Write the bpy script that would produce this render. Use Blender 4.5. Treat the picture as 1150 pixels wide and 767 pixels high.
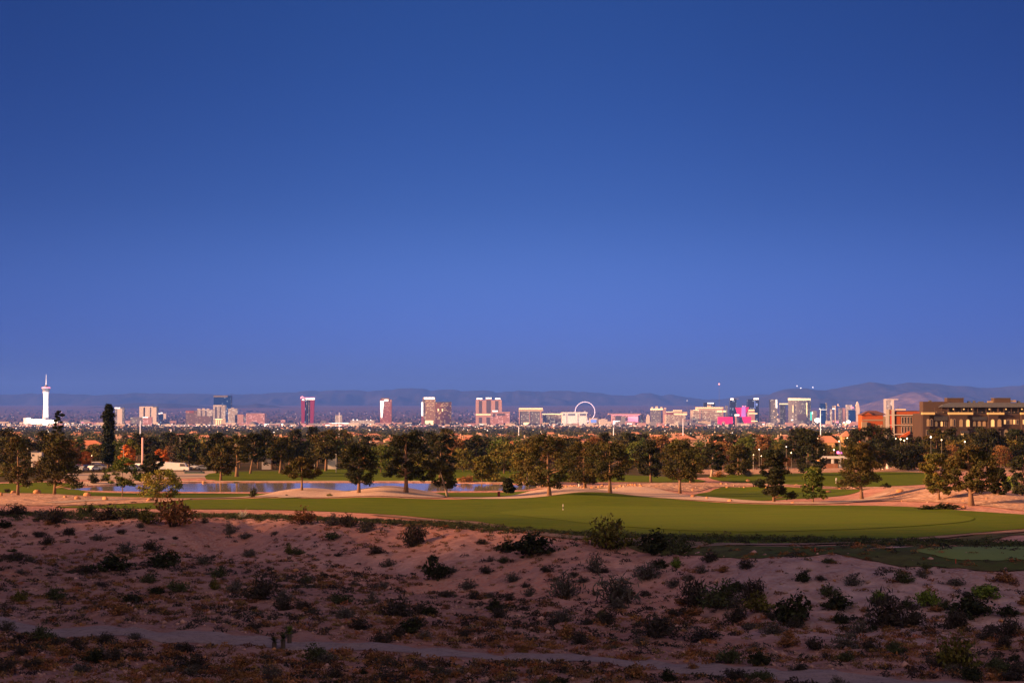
import bpy, math, random
import numpy as np
from mathutils import Vector
from mathutils.geometry import delaunay_2d_cdt
for o in list(bpy.data.objects): bpy.data.objects.remove(o)
SC = bpy.context.scene; COL = SC.collection
R = math.radians
rng = np.random.default_rng(7); rnd = random.Random(11)

# ------------------------------------------------------------ camera, world, sun, exposure
F = 1770.0; CX, CY = 575.0, 383.5                       # focal length in photo pixels (1150 wide)
PITCH = math.atan((447.0-CY)/F)
cd = bpy.data.cameras.new('camera'); cam = bpy.data.objects.new('camera', cd); COL.objects.link(cam)
cd.sensor_width = 36; cd.lens = 36*F/1150; cd.clip_start = 0.5; cd.clip_end = 200000
cam.location = (0, 0, 0); cam.rotation_euler = (R(90)+PITCH, 0, 0); SC.camera = cam

WEST = (9.0, 3.1, 1.35, 1)
SUN_EL, SUN_AZ = 16, 252.0     # azimuth: 180 = straight behind the camera, more = behind and to the left
w = bpy.data.worlds.new('World'); SC.world = w; w.use_nodes = True
nt = w.node_tree; nt.nodes.clear()
sky = nt.nodes.new('ShaderNodeTexSky'); sky.sky_type = 'NISHITA'; sky.sun_disc = False
sky.sun_elevation = R(SUN_EL); sky.sun_rotation = R(SUN_AZ); sky.air_density = 1.0; sky.dust_density = 0.3; sky.ozone_density = 5.0; sky.altitude = 800
mix = nt.nodes.new('ShaderNodeMix'); mix.data_type = 'RGBA'; mix.blend_type = 'MULTIPLY'; mix.inputs[0].default_value = 1
tc = nt.nodes.new('ShaderNodeTexCoord'); sx = nt.nodes.new('ShaderNodeSeparateXYZ')
rp = nt.nodes.new('ShaderNodeValToRGB')
nt.links.new(tc.outputs['Generated'], sx.inputs[0]); nt.links.new(sx.outputs[2], rp.inputs[0])
cr = rp.color_ramp; cr.interpolation = 'B_SPLINE'                                        # eastern sky: deepens to blue with height
cr.elements[0].position = 0.0; cr.elements[0].color = (.21, .30, 1.15, 1)
cr.elements[1].position = 0.30; cr.elements[1].color = (.14, .25, .52, 1)
for q_, c_ in ((.03, (.225, .30, 1.02, 1)), (.075, (.30, .36, .84, 1)), (.12, (.205, .285, .63, 1)), (.19, (.15, .25, .55, 1)), (.25, (.145, .25, .52, 1))): e_ = cr.elements.new(q_); e_.color = c_
wst = nt.nodes.new('ShaderNodeMix'); wst.data_type = 'RGBA'   # western afterglow behind the camera
wst.inputs[7].default_value = WEST
mr = nt.nodes.new('ShaderNodeMapRange'); mr.interpolation_type = 'SMOOTHSTEP'; mr.inputs[1].default_value = .12; mr.inputs[2].default_value = -.55
nt.links.new(sx.outputs[1], mr.inputs[0]); nt.links.new(mr.outputs[0], wst.inputs[0]); nt.links.new(rp.outputs[0], wst.inputs[6])
side = nt.nodes.new('ShaderNodeMapRange'); side.inputs[1].default_value = -.36; side.inputs[2].default_value = .36   # sides of the sky colour darkened, mostly as lens vignette
nt.links.new(sx.outputs[0], side.inputs[0]); rs = nt.nodes.new('ShaderNodeValToRGB'); nt.links.new(side.outputs[0], rs.inputs[0]); rs.color_ramp.interpolation = 'B_SPLINE'
rs.color_ramp.elements[0].color = (.50, .56, .68, 1); rs.color_ramp.elements[1].color = (.42, .46, .56, 1)
for q_, c_ in ((.30, (.92, .95, .98, 1)), (.5, (1.04, 1.03, 1.03, 1)), (.70, (.83, .86, .90, 1))): e_ = rs.color_ramp.elements.new(q_); e_.color = c_
sm = nt.nodes.new('ShaderNodeMix'); sm.data_type = 'RGBA'; sm.blend_type = 'MULTIPLY'; sm.inputs[0].default_value = 1; nt.links.new(rp.outputs[0], sm.inputs[6]); nt.links.new(rs.outputs[0], sm.inputs[7]); nt.links.new(sm.outputs[2], wst.inputs[6])
nt.links.new(sky.outputs[0], mix.inputs[6]); nt.links.new(wst.outputs[2], mix.inputs[7])
bg = nt.nodes.new('ShaderNodeBackground'); bg.inputs[1].default_value = 0.05
ow = nt.nodes.new('ShaderNodeOutputWorld')
nt.links.new(mix.outputs[2], bg.inputs[0]); nt.links.new(bg.outputs[0], ow.inputs[0])
sd = bpy.data.lights.new('sun', 'SUN'); so = bpy.data.objects.new('sun', sd); COL.objects.link(so)
sd.energy = 5.0; sd.angle = R(9); sd.color = (1.0, 0.50, 0.21)
az = R(SUN_AZ)                                            # direction towards the sun
SDIR = Vector((math.sin(az)*math.cos(R(SUN_EL)), math.cos(az)*math.cos(R(SUN_EL)), math.sin(R(SUN_EL))))
so.rotation_euler = SDIR.to_track_quat('Z', 'Y').to_euler()
SC.view_settings.view_transform = 'Standard'; SC.view_settings.look = 'None'
SC.view_settings.exposure = 1.5; SC.view_settings.gamma = 1
SC.cycles.volume_step_rate = 10; SC.cycles.max_bounces = 5; SC.cycles.volume_bounces = 1
SC.cycles.diffuse_bounces = 2; SC.cycles.glossy_bounces = 2; SC.cycles.transparent_max_bounces = 8
SC.cycles.use_denoising = True; SC.cycles.sample_clamp_indirect = 3

# ------------------------------------------------------------ helpers
SHORTER = [('straight below', 'below'), (' of the desert wash', ''), ('tall blue glass tower', 'blue glass tower'), ('grey crenellated tower', 'crenellated tower'), (' of the observation tower', ' of observation tower'), ('single-storey ', ''), ('just above the gravel track', 'above the track'), ('below the gravel track', 'below the track'), ('white-topped tower', 'slim tower'), ('on the rim by the grass', 'on the grassy rim'), (' of the lodge', ' of lodge'), ('parked in the ', 'in the '), ('in front of the towers', 'before the towers'), ('below right of the', 'right below'), ('below left of the', 'left below'), (' in the ', ' in '), (' the ', ' ')]
def fit(t):
    for a, b in SHORTER:
        if len(t.replace('-', ' ').split()) <= 16: break
        t = t.replace(a, b)
    return t
def tag(o, label=None, cat=None, group=None, kind=None):
    if label: o['label'] = fit(label)
    if cat: o['category'] = cat
    if group: o['group'] = group
    if kind: o['kind'] = kind
    return o
def empty(name, loc, label, cat, group=None, rz=0.0):
    o = bpy.data.objects.new(name, None); COL.objects.link(o); o.empty_display_size = 1
    o.location = loc; o.rotation_euler = (0, 0, rz); tag(o, label, cat, group); return o
def link(name, me, parent=None, loc=None, rz=None):
    o = bpy.data.objects.new(name, me); COL.objects.link(o)
    if parent: o.parent = parent
    if loc is not None: o.location = loc
    if rz is not None: o.rotation_euler = (0, 0, rz)
    return o
def copy_tree(o, parent=None):
    c = o.copy(); COL.objects.link(c); c.parent = parent
    for ch in o.children: copy_tree(ch, c)
    return c
def np_mesh(name, V, Fc, mats, smooth=False, midx=None, col=None):
    """V (n,3), Fc (m,k) equal-sided faces"""
    me = bpy.data.meshes.new(name); V = np.asarray(V, np.float32); Fc = np.asarray(Fc, np.int32)
    m, k = Fc.shape
    me.vertices.add(len(V)); me.vertices.foreach_set('co', V.ravel())
    me.loops.add(m*k); me.loops.foreach_set('vertex_index', Fc.ravel())
    me.polygons.add(m); me.polygons.foreach_set('loop_start', np.arange(0, m*k, k, dtype=np.int32))
    me.polygons.foreach_set('loop_total', np.full(m, k, np.int32))
    if midx is not None: me.polygons.foreach_set('material_index', np.asarray(midx, np.int32))
    if smooth: me.polygons.foreach_set('use_smooth', np.ones(m, bool))
    for mt in (mats if isinstance(mats, (list, tuple)) else [mats]): me.materials.append(mt)
    if col is not None:
        a = me.color_attributes.new('tint', 'FLOAT_COLOR', 'POINT'); c4 = np.ones((len(V), 4), np.float32); c4[:, :3] = col
        a.data.foreach_set('color', c4.ravel())
    me.update(calc_edges=True); return me
class MB:
    """collects boxes, prisms, tubes; build() makes one mesh object"""
    def __init__(s): s.v = []; s.f = []
    def add(s, vs, fs):
        n = len(s.v); s.v += [tuple(v) for v in vs]; s.f += [tuple(i+n for i in f) for f in fs]; return s
    def box(s, x0, x1, y0, y1, z0, z1):
        return s.add([(x0,y0,z0),(x1,y0,z0),(x1,y1,z0),(x0,y1,z0),(x0,y0,z1),(x1,y0,z1),(x1,y1,z1),(x0,y1,z1)],
                     [(0,3,2,1),(4,5,6,7),(0,1,5,4),(1,2,6,5),(2,3,7,6),(3,0,4,7)])
    def prism(s, pts, z0, z1, top=1.0, c=None):
        """vertical prism over plan polygon pts; top scales the upper ring"""
        n = len(pts); cx = sum(p[0] for p in pts)/n; cy = sum(p[1] for p in pts)/n
        if c: cx, cy = c
        up = [(cx+(p[0]-cx)*top, cy+(p[1]-cy)*top, z1) for p in pts]
        return s.add([(p[0], p[1], z0) for p in pts]+up, [tuple(range(n-1,-1,-1)), tuple(range(n, 2*n))]+[(i,(i+1)%n,n+(i+1)%n,n+i) for i in range(n)])
    def front(s, pts, y0, y1):
        """slab: outline in x,z extruded along y (y0 front)"""
        n = len(pts)
        return s.add([(p[0], y0, p[1]) for p in pts]+[(p[0], y1, p[1]) for p in pts],
                     [tuple(range(n)), tuple(range(2*n-1, n-1, -1))]+[((i+1)%n, i, n+i, n+(i+1)%n) for i in range(n)])
    def lathe(s, prof, cx=0, cy=0, n=12, sy=1.0):
        vs = []; fs = []
        for r, z in prof:
            for i in range(n):
                a = 2*math.pi*i/n; vs.append((cx+r*math.cos(a), cy+sy*r*math.sin(a), z))
        for j in range(len(prof)-1):
            for i in range(n): fs.append((j*n+i, j*n+(i+1)%n, (j+1)*n+(i+1)%n, (j+1)*n+i))
        fs.append(tuple(range(n-1, -1, -1))); fs.append(tuple((len(prof)-1)*n+i for i in range(n)))
        return s.add(vs, fs)
    def tube(s, pts, rad, n=6):
        pts = [Vector(p) for p in pts]; rad = rad if isinstance(rad, (list, tuple)) else [rad]*len(pts)
        vs = []; fs = []
        for k, p in enumerate(pts):
            d = (pts[min(k+1, len(pts)-1)]-pts[max(k-1, 0)]).normalized()
            a = d.cross(Vector((0, 0, 1)) if abs(d.z) < .95 else Vector((1, 0, 0))).normalized(); b = d.cross(a)
            for i in range(n):
                t = 2*math.pi*i/n; vs.append(p+(a*math.cos(t)+b*math.sin(t))*rad[k])
        for k in range(len(pts)-1):
            for i in range(n): fs.append((k*n+i, k*n+(i+1)%n, (k+1)*n+(i+1)%n, (k+1)*n+i))
        fs.append(tuple(range(n-1, -1, -1))); fs.append(tuple((len(pts)-1)*n+i for i in range(n)))
        return s.add(vs, fs)
    def mesh(s, name, mat, smooth=False):
        me = bpy.data.meshes.new(name); me.from_pydata(s.v, [], s.f)
        for mt in (mat if isinstance(mat, (list, tuple)) else [mat]): me.materials.append(mt)
        if smooth: me.polygons.foreach_set('use_smooth', [True]*len(me.polygons))
        me.update(); return me
    def build(s, name, mat, parent=None, loc=None, smooth=False, rz=None): return link(name, s.mesh(name, mat, smooth), parent, loc, rz)

# numpy value noise
def _h(ix, iy, seed):
    n = (ix.astype(np.int64)*374761393 + iy.astype(np.int64)*668265263 + seed*1442695041) & 0xffffffff
    n = ((n ^ (n >> 13))*1274126177) & 0xffffffff
    return ((n ^ (n >> 16)) & 0xffff)/65535.0
def vnoise(x, y, seed=0):
    x = np.asarray(x, float); y = np.asarray(y, float)
    ix = np.floor(x); iy = np.floor(y); fx = x-ix; fy = y-iy
    fx = fx*fx*(3-2*fx); fy = fy*fy*(3-2*fy)
    a = _h(ix, iy, seed); b = _h(ix+1, iy, seed); c = _h(ix, iy+1, seed); d = _h(ix+1, iy+1, seed)
    return ((a*(1-fx)+b*fx)*(1-fy)+(c*(1-fx)+d*fx)*fy)*2-1
def fbm(x, y, o=4, seed=0, g=.5):
    s = 0; a = 1
    for k in range(o): s = s+a*vnoise(x*2**k, y*2**k, seed+k*17); a *= g
    return s
def sstep(t): t = np.clip(t, 0, 1); return t*t*(3-2*t)

# ------------------------------------------------------------ materials
def mat(name, col, rough=.85, em=0.0, emc=None, noise=None, metal=0.0, spec=None, tint=False, bump=None, sheen=0):
    """noise=(scale, amount, second colour) in object space metres; bump=(scale, strength, distance)"""
    m = bpy.data.materials.new(name); m.use_nodes = True; n = m.node_tree; b = n.nodes['Principled BSDF']
    b.inputs['Base Color'].default_value = (*col, 1); b.inputs['Roughness'].default_value = rough; b.inputs['Metallic'].default_value = metal
    if spec is not None: b.inputs['Specular IOR Level'].default_value = spec
    last = None
    if noise:
        t = n.nodes.new('ShaderNodeTexCoord'); z = n.nodes.new('ShaderNodeTexNoise'); z.inputs['Scale'].default_value = noise[0]; z.inputs['Detail'].default_value = 4
        n.links.new(t.outputs['Object'], z.inputs['Vector'])
        mx = n.nodes.new('ShaderNodeMix'); mx.data_type = 'RGBA'; mx.inputs[6].default_value = (*col, 1); mx.inputs[7].default_value = (*noise[2], 1)
        r = n.nodes.new('ShaderNodeMapRange'); r.inputs[1].default_value = .35; r.inputs[2].default_value = .65; r.inputs[4].default_value = noise[1]
        n.links.new(z.outputs[0], r.inputs[0]); n.links.new(r.outputs[0], mx.inputs[0]); last = mx.outputs[2]
    if tint:
        a = n.nodes.new('ShaderNodeVertexColor'); a.layer_name = 'tint'
        mx = n.nodes.new('ShaderNodeMix'); mx.data_type = 'RGBA'; mx.blend_type = 'MULTIPLY'; mx.inputs[0].default_value = 1
        if last: n.links.new(last, mx.inputs[6])
        else: mx.inputs[6].default_value = (*col, 1)
        n.links.new(a.outputs[0], mx.inputs[7]); last = mx.outputs[2]
    if last: n.links.new(last, b.inputs['Base Color'])
    if bump:
        t = n.nodes.new('ShaderNodeTexCoord'); z = n.nodes.new('ShaderNodeTexNoise'); z.inputs['Scale'].default_value = bump[0]; z.inputs['Detail'].default_value = 5
        bp = n.nodes.new('ShaderNodeBump'); bp.inputs['Strength'].default_value = bump[1]; bp.inputs['Distance'].default_value = bump[2]
        n.links.new(t.outputs['Object'], z.inputs['Vector']); n.links.new(z.outputs[0], bp.inputs['Height']); n.links.new(bp.outputs[0], b.inputs['Normal'])
    if em: b.inputs['Emission Color'].default_value = (*(emc or col), 1); b.inputs['Emission Strength'].default_value = em; m.cycles.emission_sampling = 'NONE'
    return m
def ground_mat(name, cols, scales, bumps, rough=.95, tint=False, stretch=None):
    """two-scale noise mix of three colours"""
    m = bpy.data.materials.new(name); m.use_nodes = True; n = m.node_tree; b = n.nodes['Principled BSDF']; b.inputs['Roughness'].default_value = rough
    b.inputs['Specular IOR Level'].default_value = .05
    t = n.nodes.new('ShaderNodeTexCoord'); prev = None; vec = t.outputs['Object']
    if stretch:
        mp = n.nodes.new('ShaderNodeMapping'); mp.inputs['Scale'].default_value = (*stretch, 1); mp.inputs['Rotation'].default_value = (0, 0, .06); n.links.new(vec, mp.inputs[0]); vec = mp.outputs[0]
    for i, (sc, c) in enumerate(zip(scales, cols[1:])):
        z = n.nodes.new('ShaderNodeTexNoise'); z.inputs['Scale'].default_value = sc; z.inputs['Detail'].default_value = 6; z.inputs['Roughness'].default_value = .62
        n.links.new(vec, z.inputs['Vector'])
        r = n.nodes.new('ShaderNodeMapRange'); r.inputs[1].default_value = .42; r.inputs[2].default_value = .62
        mx = n.nodes.new('ShaderNodeMix'); mx.data_type = 'RGBA'; mx.inputs[7].default_value = (*c, 1)
        n.links.new(z.outputs[0], r.inputs[0]); n.links.new(r.outputs[0], mx.inputs[0])
        if prev: n.links.new(prev, mx.inputs[6])
        else: mx.inputs[6].default_value = (*cols[0], 1)
        prev = mx.outputs[2]
    if tint:
        a = n.nodes.new('ShaderNodeVertexColor'); a.layer_name = 'tint'; mx = n.nodes.new('ShaderNodeMix'); mx.data_type = 'RGBA'; mx.blend_type = 'MULTIPLY'; mx.inputs[0].default_value = 1
        n.links.new(prev, mx.inputs[6]); n.links.new(a.outputs[0], mx.inputs[7]); prev = mx.outputs[2]
    n.links.new(prev, b.inputs['Base Color'])
    nrm = None
    for sc, st, di in bumps:
        z = n.nodes.new('ShaderNodeTexNoise'); z.inputs['Scale'].default_value = sc; z.inputs['Detail'].default_value = 6
        bp = n.nodes.new('ShaderNodeBump'); bp.inputs['Strength'].default_value = st; bp.inputs['Distance'].default_value = di
        n.links.new(t.outputs['Object'], z.inputs['Vector']); n.links.new(z.outputs[0], bp.inputs['Height'])
        if nrm: n.links.new(nrm, bp.inputs['Normal'])
        nrm = bp.outputs[0]
    if nrm: n.links.new(nrm, b.inputs['Normal'])
    return m
# ------------------------------------------------------------ terrain function
PY = np.array([115, 160, 230, 280, 300, 336, 450, 650, 1000, 1800, 3500, 5500, 8500, 10700, 13500, 20000, 26000, 30000, 60000], float)
PZ = np.array([-10.3, -12.05, -14.7, -16.9, -17.8, -17.85, -20.3, -25, -32.8, -48.8, -81, -115, -158, -184, -213, -237, -220, -190, -190], float)
ZLAKE = -17.85
def plateau(Y):
    Y = np.asarray(Y, float)
    return np.where(Y < 115, -10.3-(Y-115)*0.038, np.interp(Y, PY, PZ))
def bank_y(x): return np.interp(x, [-70, -45, -25, -8, 4, 14, 22, 30, 38, 60], [172, 165, 160, 140, 122, 112, 108, 106, 98, 92])
ROAD_PX = [(-60, 695), (0, 700), (150, 711), (300, 722), (480, 731), (600, 738), (750, 748), (860, 757), (1000, 767), (1120, 777)]
MOUNDS = []   # (x, y, rx, ry, h) filled below
LAKES = []
def poly_sd(P, x, y):
    """signed distance to polygon P (positive inside)"""
    x = np.asarray(x, float); y = np.asarray(y, float); inside = np.zeros(x.shape, bool); d = np.full(x.shape, 1e9)
    n = len(P)
    for i in range(n):
        x0, y0 = P[i]; x1, y1 = P[(i+1) % n]
        c = ((y0 > y) != (y1 > y)) & (x < (x1-x0)*(y-y0)/((y1-y0) or 1e-9)+x0); inside ^= c
        dx, dy = x1-x0, y1-y0; t = np.clip(((x-x0)*dx+(y-y0)*dy)/(dx*dx+dy*dy+1e-12), 0, 1)
        d = np.minimum(d, np.hypot(x-x0-t*dx, y-y0-t*dy))
    return np.where(inside, d, -d)
def ground(x, y, mounds=True, fine=True):
    # plan height of soil, banks, mounds, lake beds and unseen shading hills
    x = np.asarray(x, float); y = np.asarray(y, float); z = plateau(y)
    by = bank_y(x)+fbm(x/9.0, y*0+3, 3, 5)*4.0
    z = z-2.9*sstep((by-y)/26.0)
    n = fbm(x/26, y/26, 3, 21)*0.55*sstep((by+6-y)/25)                  # wash floor undulation
    g = 1-np.abs(fbm(x/11+.35*y/11, y/30, 3, 33)); n = n-0.45*np.clip(g-.55, 0, 1)*sstep((by-y)/16)*sstep((y-70)/25)
    z = z+n-0.30*np.clip(1-np.abs(fbm(x/4.2+.5*y/5, y/13, 3, 35))-.62, 0, 1)*sstep((by-y)/10)*sstep((y-60)/20)*2
    shade_hill = np.interp(y, [-300, -110, -75, -40, -8, -4, 2, 12, 24, 40, 52], [38, 36, 31, 15, -1.65, -1.7, -1.75, -5.4, -8.2, -10.4, -11.2])  # rise behind the camera, unseen, heightened to shade the foreground
    shade_hill = shade_hill + 0.5*fbm(x/30, y/30, 2, 9)*sstep((-y-12)/15)*2
    z = np.where(y < 52, shade_hill, z) if False else shade_hill*(1-sstep((y-40)/18))+z*sstep((y-40)/18)
    A = np.interp(y, [-200, -60, 0, 35, 60, 85, 115, 150, 185, 230, 290], [10, 30, 58, 60, 55, 44, 27, 19, 13, 6, 0])*(1+.12*fbm(x/25, y/25, 3, 71)); z = z+A*sstep((-x-np.maximum(54, .37*y+3))/36)  # unseen left ridge, added and shaped to shade the foreground
    z = z+fbm(x/60, y/60, 2, 61)*0.25*sstep((y-140)/60)*(1-sstep((y-280)/20))
    far = sstep((y-345)/80); z = z+far*fbm(x/120, y/160, 2, 77)*0.8
    if mounds:
        for (mx, my, rx, ry, h) in MOUNDS:
            q = ((x-mx)/rx)**2+((y-my)/ry)**2; z = z+h*np.exp(-q*1.6)
    for P in LAKES:
        xs = [p[0] for p in P]; ys = [p[1] for p in P]; near = (x > min(xs)-30) & (x < max(xs)+30) & (y > min(ys)-30) & (y < max(ys)+30)
        if near.any():
            xf = np.where(near, x, 1e6); sdv = poly_sd(P, np.where(near, x, P[0][0]), np.where(near, y, P[0][1]))
            zl = P_Z[id(P)]; tgt = np.where(sdv > 0, zl-0.9*sstep(sdv/2.5)-.02, zl+0.10+0.3*sstep(-sdv/6))
            k = np.where(near, 1-sstep((-sdv-2)/14), 0); z = z*(1-k)+tgt*k
    if fine:
        f = sstep((y-20)/20)*sstep((by+1-y)/8); z = z+f*(fbm(x/2.3, y/2.3, 3, 41)*0.10)
    return z
P_Z = {}
def ray(px, py):
    u = (px-CX)/F; v = (CY-py)/F; c, s = math.cos(PITCH), math.sin(PITCH)
    return u, c-v*s, s+v*c
def hit(px, py, mounds=False):
    """where the ray through photo pixel (px,py) meets the ground"""
    u, a, b = ray(px, py)
    Y = np.geomspace(45, 60000, 2500); t = Y/a
    h = t*b-ground(t*u, Y, mounds, False); k = int(np.argmax(h < 0))
    if k == 0: return Vector((u/a*30000, 30000, -190))
    f = h[k-1]/(h[k-1]-h[k]); y = Y[k-1]+(Y[k]-Y[k-1])*f
    return Vector((y/a*u, y, float(ground(np.array([y/a*u]), np.array([y]), mounds, False)[0])))
def at(px, py, Y):
    """point on the ray of a photo pixel at depth Y"""
    u, a, b = ray(px, py); return Vector((Y/a*u, Y, Y/a*b))
def gz(x, y): return float(ground(np.array([x]), np.array([y]))[0])

# plan shapes from where their outlines meet the ground in the photo
def plan(pts, Z=None):
    if Z is None: return [tuple(hit(*p)[:2]) for p in pts]
    o = []
    for p in pts:
        u, a, b = ray(*p); t = Z/b; o.append((t*u, t*a))
    return o
lake = plan([(70, 549.5), (110, 546), (160, 543.5), (215, 542), (300, 541.6), (420, 541.6), (500, 542.2), (560, 543.2), (600, 544.8), (606, 547.5), (590, 550.5), (550, 551.5),
             (500, 551.8), (440, 552.2), (380, 553.2), (300, 553), (210, 552.6), (150, 552.2), (100, 551)], ZLAKE)
pond = plan([(1118, 545.5), (1160, 546.5), (1215, 547), (1215, 560), (1165, 557.5), (1137, 551), (1120, 548.5)], -17.1)
P_Z[id(lake)] = ZLAKE; P_Z[id(pond)] = -17.1; LAKES += [lake, pond]
def mound(px, py, wpx, dpx, h):
    c = hit(px, py); a = hit(px, py+dpx/2); b = hit(px, py-dpx/2)
    MOUNDS.append((c.x, c.y, wpx/F*c.y/2, max((b.y-a.y)/2, 4), h))
for m_ in [(345, 556.5, 100, 7, 1.15), (437, 556.5, 108, 7, 1.5), (640, 556, 120, 8, 1.35), (720, 553, 110, 7, .8), (760, 550, 120, 5, 1.0), (1075, 563, 150, 12, 2.0), (1010, 556, 120, 7, 1.3),
           (870, 549, 130, 4, .7), (60, 561, 110, 6, .5), (12, 642, 90, 22, 1.0), (1140, 606, 90, 10, .35), (790, 570, 240, 16, -.25), (560, 588, 140, 10, .3)]: mound(*m_)

# the ground: one sheet from behind the camera to the horizon
uc = np.linspace(-.36, .36, 470)
uo = np.array([.40, .48, .6, .8, 1.1, 1.5, 2.0, 2.6]); 
U = np.concatenate([-uo[::-1], uc, uo]); Wd = np.concatenate([-np.arange(8, 0, -1)**2*6.0, np.zeros(470), np.arange(1, 9)**2*6.0])
rows = np.concatenate([np.linspace(-400, 40, 56), np.arange(42, 185, .42), np.arange(185.3, 400, 1.0), np.geomspace(402, 60000, 190)])
Yg = np.repeat(rows[:, None], len(U), 1); S = np.sqrt(np.maximum(rows, 0)**2+50**2)
Xg = U[None, :]*np.minimum(S, 42000)[:, None]+Wd[None, :]
Zg = ground(Xg, Yg)
nr, nc = Xg.shape; idx = np.arange(nr*nc).reshape(nr, nc)
Fg = np.stack([idx[:-1, :-1], idx[:-1, 1:], idx[1:, 1:], idx[1:, :-1]], -1).reshape(-1, 4)
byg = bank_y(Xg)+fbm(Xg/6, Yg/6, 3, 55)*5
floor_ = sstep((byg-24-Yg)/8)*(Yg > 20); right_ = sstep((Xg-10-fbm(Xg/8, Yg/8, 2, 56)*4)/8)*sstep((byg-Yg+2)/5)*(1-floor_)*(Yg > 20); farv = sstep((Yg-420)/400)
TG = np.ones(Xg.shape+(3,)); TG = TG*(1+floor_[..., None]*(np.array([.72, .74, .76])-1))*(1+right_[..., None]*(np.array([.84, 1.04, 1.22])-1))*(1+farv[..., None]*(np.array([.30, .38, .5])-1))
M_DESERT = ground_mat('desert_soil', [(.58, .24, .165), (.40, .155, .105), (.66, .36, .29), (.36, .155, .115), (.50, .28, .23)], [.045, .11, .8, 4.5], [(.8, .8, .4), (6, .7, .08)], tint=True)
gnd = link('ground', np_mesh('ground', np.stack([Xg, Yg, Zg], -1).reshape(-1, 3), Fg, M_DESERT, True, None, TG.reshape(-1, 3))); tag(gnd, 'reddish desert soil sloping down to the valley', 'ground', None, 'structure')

def sheet(name, P, off, m, step, label, water=None, cut=None):
    """a draped sheet over plan polygon P, off metres above the ground"""
    P = [Vector(p) for p in P]; B = []
    for i in range(len(P)):
        a, b = P[i], P[(i+1) % len(P)]; n = max(1, int((b-a).length/step))
        for k in range(n): B.append(a+(b-a)*(k/n))
    xs = [p.x for p in P]; ys = [p.y for p in P]; st = step
    gx, gy = np.meshgrid(np.arange(min(xs), max(xs), st), np.arange(min(ys), max(ys), st)); gx = gx.ravel(); gy = gy.ravel()
    if water is None:
        s = poly_sd([tuple(p) for p in P], gx, gy); k = s > st*.4
        pts = B+[Vector((float(a), float(b))) for a, b in zip(gx[k], gy[k])]
    else: pts = B
    n = len(B); r = delaunay_2d_cdt(pts, [], [list(range(n))], 1, 1e-4)
    V = np.array([(p.x, p.y) for p in r[0]]); z = ground(V[:, 0], V[:, 1])+off if water is None else np.full(len(V), water)
    T = [f for f in r[2]]
    T = [f if ((V[f[1]]-V[f[0]])[0]*(V[f[2]]-V[f[0]])[1]-(V[f[1]]-V[f[0]])[1]*(V[f[2]]-V[f[0]])[0]) > 0 else f[::-1] for f in T]
    o = link(name, np_mesh(name, np.column_stack([V, z]), np.array(T), m, True)); tag(o, label, name.split('_')[-1], None, 'structure'); return o
def strip(pts, wd):
    """plan polygon of a path with centre line pts (plan) and width wd"""
    P = [Vector(p[:2]) for p in pts]; L = []; Rr = []
    for i, p in enumerate(P):
        d = (P[min(i+1, len(P)-1)]-P[max(i-1, 0)]).normalized(); nrm = Vector((-d.y, d.x))*wd/2; k1 = 1+.16*math.sin(i*1.9)+.12*math.sin(i*4.3); k2 = 1+.16*math.sin(i*2.3+1)+.12*math.sin(i*5.1); L.append(p+nrm*k1); Rr.append(p-nrm*k2)
    return [tuple(v) for v in L+Rr[::-1]]
def smooth_line(pts, k=3):
    out = [pts[0]]
    for i in range(len(pts)-1):
        p0, p1, p2, p3 = pts[max(i-1, 0)], pts[i], pts[i+1], pts[min(i+2, len(pts)-1)]
        for j in range(1, k+1):
            t = j/k; out.append(tuple(.5*((2*p1[c])+(-p0[c]+p2[c])*t+(2*p0[c]-5*p1[c]+4*p2[c]-p3[c])*t*t+(-p0[c]+3*p1[c]-3*p2[c]+p3[c])*t**3) for c in (0, 1)))
    return out
def smooth_poly(pts, k=3):
    n = len(pts); out = []
    for i in range(n):
        p0, p1, p2, p3 = pts[i-1], pts[i], pts[(i+1) % n], pts[(i+2) % n]
        for j in range(k):
            t = j/k; out.append(tuple(.5*((2*p1[c])+(-p0[c]+p2[c])*t+(2*p0[c]-5*p1[c]+4*p2[c]-p3[c])*t*t+(-p0[c]+3*p1[c]-3*p2[c]+p3[c])*t**3) for c in (0, 1)))
    return out
M_GRASS = ground_mat('fairway_grass', [(.082, .135, .006), (.11, .155, .007), (.052, .095, .006), (.12, .13, .012)], [.5, 1.5, 4], [(4, .5, .05)], stretch=(.12, .6))
M_MOWN = ground_mat('mown_grass', [(.10, .152, .008), (.078, .125, .007), (.125, .17, .011), (.125, .14, .016)], [.4, 1.3, 3.5], [(3, .4, .04)], stretch=(.12, .6))
M_GREEN = ground_mat('putting_grass', [(.19, .25, .09), (.16, .21, .07)], [.08], [])
M_ROUGH = ground_mat('rough_grass', [(.075, .095, .03), (.15, .12, .055), (.07, .065, .03)], [.15, 1.0], [(3, .6, .1)])
M_SAND = ground_mat('pale_gravel', [(.60, .44, .35), (.52, .36, .28), (.66, .50, .40), (.42, .28, .21)], [.12, .9, 4.0], [(5, .6, .06)])
M_PINK = ground_mat('red_gravel', [(.55, .33, .23), (.42, .22, .145), (.62, .42, .32), (.32, .18, .12)], [.07, .35, 1.6], [(.6, .9, .5), (3, .7, .15)])
M_PARK = ground_mat('shaded_park_ground', [(.075, .055, .03), (.13, .085, .05), (.05, .05, .02)], [.05, .3], [(.8, .6, .3)])  # dark tones include the shade under the trees
M_PATH = ground_mat('concrete_path', [(.45, .35, .28), (.38, .29, .23)], [.8], [])
M_ROAD = ground_mat('road_gravel', [(.30, .22, .21), (.35, .26, .25), (.21, .15, .14), (.36, .25, .22)], [.5, 2.5, 9], [(8, .5, .03)])
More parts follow.
